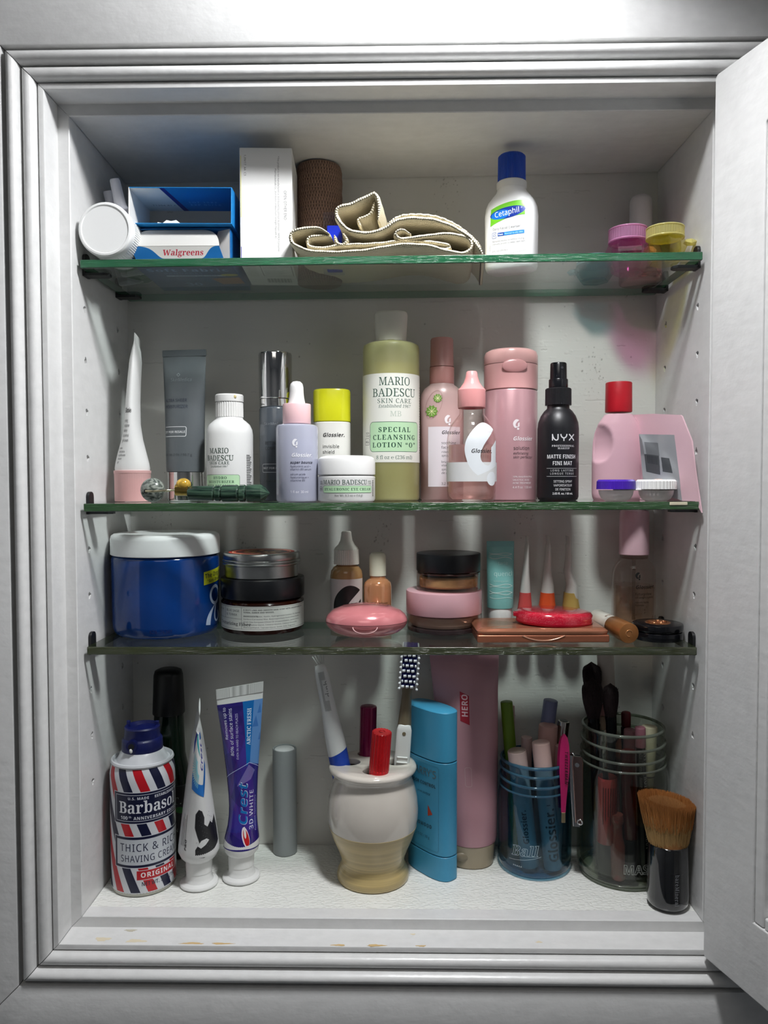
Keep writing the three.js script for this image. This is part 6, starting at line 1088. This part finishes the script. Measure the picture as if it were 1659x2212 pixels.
{ const G = 'lip colours in the clear jar';
  { const [t, L] = rod('white_wand', 'tall off-white capped wand rising out of the clear jar', 'lip gloss', [200, 7, 28], [191.5, 194, 22], G); part('cap', drum(7.6, L - 48, L, 1.2, 40), satin('#bfb4ac'), t); part('vial', drum(7.4, 0, L - 48.6, 1.2, 40), M('#a0706e', 0.12, { transmission: 0.3, thickness: 0 }), t, 'pinkish vial'); tubeWrap(t, round(7.4, 0, 140), L - 84, L - 56, -60, 60, 200, 420, (c) => { c.save(); c.translate(130, 400); c.rotate(-PI / 2); T(c, 'paint it', 0, 0, 100, { col: '#3a2428' }); c.restore(); }); }
  { const t = thing('sponge_compact', 'peach domed compact standing at the back of the clear jar', 'compact', [213.5, 30, 21], { rx: 0.12 }); part('dome', S(new THREE.SphereGeometry(17, 40, 24).scale(1, 1, 0.42).translate(0, 100, 0)), M('#a9694a', 0.35), t); part('rim', S(new THREE.TorusGeometry(17, 1, 10, 56).translate(0, 100, 1)), M('#7c4b30', 0.25, { metalness: 0.6 }), t); part('stem', S(new THREE.CylinderGeometry(4, 5, 84, 24).translate(0, 42, 0)), gloss('#3a2420'), t); t.position.y = 7 * MM; }
  { const [t, L] = rod('red_lipstick', 'dark red lipstick bullet beside the liner pencil', 'lipstick', [209, 7, 36], [206.5, 142, 38], G); part('barrel', drum(4.6, 0, L - 14, 0.6, 28), gloss('#1a1012'), t); part('bullet', drum(4.2, L - 14, L, 1.6, 28), satin('#4d0c14'), t); }
  { const [t, L] = rod('liner_pencil', 'black lip liner pencil with a mauve end and white lettering', 'pencil', [215, 7, 66], [209.5, 138, 69], G); part('barrel', lathe([[0, 0], [4.3, 0.4], [4.3, L - 17]], 8, 10), M('#0c0c0f', 0.3), t); part('mauve_end', lathe([[4.5, L - 17.4], [4.5, L - 1], [4, L - 0.2], [0, L]], 28), satin('#8d5a66'), t); tubeWrap(t, round(4.35, 0, 120), 12, L - 20, -80, 80, 110, 1200, (c) => { c.save(); c.translate(66, 20); c.rotate(PI / 2); T(c, 'NYX · PROFESSIONAL MAKEUP', 0, 0, 62, { col: '#c9c9c9', fam: 'serif', sp: 5 }); T(c, 'slim lip pencil · mauve', 0, 36, 34, { col: '#a9a9a9', fam: 'serif', it: 1 }); c.restore(); }); }
  { const [t, L] = rod('cream_vial', 'cream-capped round vial near the side board in the clear jar', 'vial', [217.5, 7, 52], [222.5, 134, 54], G); part('cap', drum(6.8, L - 44, L, 1.2, 36), satin('#c2bba0'), t); part('vial', drum(6.2, 0, L - 44.6, 0.8, 36), M('#8e8a70', 0.15, { transmission: 0.5, thickness: 0 }), t); }
  { const [t, L] = rod('mauve_tube', 'mauve-capped tube behind the liner pencil', 'lip gloss', [203, 7, 54], [205.5, 131.5, 56], G); part('cap', drum(6, L - 22, L, 0.9, 32), satin('#8e6067'), t); part('barrel', drum(5.6, 0, L - 22.4, 0.6, 32), M('#5d1f1c', 0.15), t); }
  { const [t, L] = rod('open_lip_tube', 'rosy red lip colour tube with its cap off, black base', 'lip colour', [182.5, 7, 66], [181.5, 95, 70], G); part('black_base', drum(7.6, 0, 30, 0.8, 40), gloss('#121216'), t); part('sleeve', lathe([[8.6, 30], [9.2, 31], [8.4, 60], [8.2, L - 1], [7.6, L], [7, L - 1], [6.8, L - 16], [0, L - 16]], 40), M('#8e3a38', 0.22), t, 'rosy red sleeve'); tubeWrap(t, round(8.6, 0, 90), 44, 82, -50, 60, 220, 380, (c) => { for (let k = 0; k < 7; k++) bar(c, 20 + k * 28, 10, 9, 330 - 40 * (k % 3), '#3a1412'); }); }
  { const [t, L] = rod('clear_lip_gloss', 'pink clear lip gloss tube with a bulbous top', 'lip gloss', [190.5, 7, 74.5], [188.5, 64, 75], G); part('tube', lathe([[0, 0], [5.6, 0.4], [6.4, 2], [6.2, 30], [4.4, 38], [4.4, 48], [6, 52], [5, L], [0, L]], 36, 60), M('#9a5652', 0.1, { transmission: 0.45, thickness: 0 }), t); part('gloss', drum(4.8, 2, 30, 1, 28), gloss('#8d4542'), t); }
  { const [t, L] = rod('red_lip_gloss', 'deep red glossy lip tube with a black base in the clear jar', 'lip gloss', [202.5, 7, 70.5], [199, 118, 71], G); part('base', drum(6.6, 0, 34, 0.8, 36), gloss('#0d0d10'), t); part('tube', drum(6.8, 34.4, L, 1.2, 36), M('#4c120f', 0.12), t, 'deep red tube'); tubeWrap(t, round(6.8, 0, 110), 50, 90, -40, 40, 120, 400, (c) => { bar(c, 60, 20, 12, 200, '#1d0706'); }); }
}
{ // flat-top kabuki brush
  const t = thing('kabuki_brush', 'stubby black brush with a flared orange-tan flat top', 'makeup brush', [222.6, 0.2, 103]);
  part('handle', lathe([[0, 0], [11, 0], [14.4, 1.4], [16.2, 4.6], [16.6, 10], [16, 40], [15.6, 52], [14.6, 53.4], [0, 53.6]], 64, 60), M('#0a0b0e', 0.12, { clearcoat: 1 }), t);
  const flare = (y) => 15.4 + 7.4 * Math.pow(Math.max(0, y - 52) / 36, 0.85), shift = (y) => -0.05 * Math.max(0, y - 56);
  part('hair_core', loft([[52, 14.6, 14.6], [60, 16.4, 15.4], [70, 18.8, 16.8, 2, -0.7], [80, 20.6, 18.2, 2, -1.2, 0, -0.1], [83.5, 20.4, 18, 2, -1.4, 0, -0.13], [83.4, 14, 12, 2, -1.4, 0, -0.12], [85, 8, 7, 2, -1.4, 0, -0.1], [85.6, 3, 3, 2, -1.4, 0, -0.1]], { seg: 64, deg: 80 }), M('#9d6a38', 0.9), t);
  const strand = (list, a, k, y0, y1, th) => { const P = (y) => V(flare(y) * k * Math.cos(a) + shift(y) + rr(-0.25, 0.25), y - 0.12 * flare(y) * k * Math.cos(a) * Math.max(0, (y - 60) / 28), flare(y) * k * Math.sin(a) * 0.9 + rr(-0.25, 0.25)), A = P(y0), B = P(y1), dd = B.clone().sub(A), len = dd.length(), hg = new THREE.CylinderGeometry(th * 0.4, th, len, 3, 1, true).translate(0, len / 2, 0); hg.applyQuaternion(new THREE.Quaternion().setFromUnitVectors(V(0, 1, 0), dd.normalize())); list.push(hg.translate(A.x, A.y, A.z)); };
  const root = [], tips = [], mid = [];
  for (let i = 0; i < 2000; i++) strand(root, i * 2.39996, 0.95 + 0.05 * rnd(), 52.5 + 4 * rnd(), 70 + 8 * rnd(), 0.26);
  for (let i = 0; i < 3600; i++) { const k = 0.68 + 0.33 * Math.sqrt(rnd()); strand(tips, i * 2.39996, k, 66 + 8 * rnd(), 88.6 - 22 * (k - 0.88) ** 2 + rr(-0.8, 0.8), 0.26); }
  for (let i = 0; i < 1900; i++) { const k = 0.7 * Math.sqrt(i / 1900); strand(mid, i * 2.39996, k, 74, 89 - 7 * k * k + rr(-0.4, 0.4), 0.3); }
  part('root_hair', S(merge(root)), M('#c09a62', 0.85), t, 'tan lower hair').userData.kind = 'stuff';
  part('tip_hair', S(merge(tips)), M('#b8783a', 0.85), t, 'orange-brown tips').userData.kind = 'stuff';
  part('centre_hair', S(merge(mid)), M('#c08a50', 0.85), t).userData.kind = 'stuff';
  part('lettering', sheet(round(16.4, 0, 50), 8, 34, -12, 30, 0.2), ink(canvas(220, 520, (c) => { c.save(); c.translate(70, 10); c.rotate(PI / 2); T(c, 'bareMinerals', 0, 0, 78, { col: '#8d8f94', fam: 'serif', sp: 5 }); c.restore(); }), 0.3), t);
}

scene.traverse((o) => { if (o.isMesh) { o.castShadow = true; o.receiveShadow = true; } });
renderer.render(scene, camera);
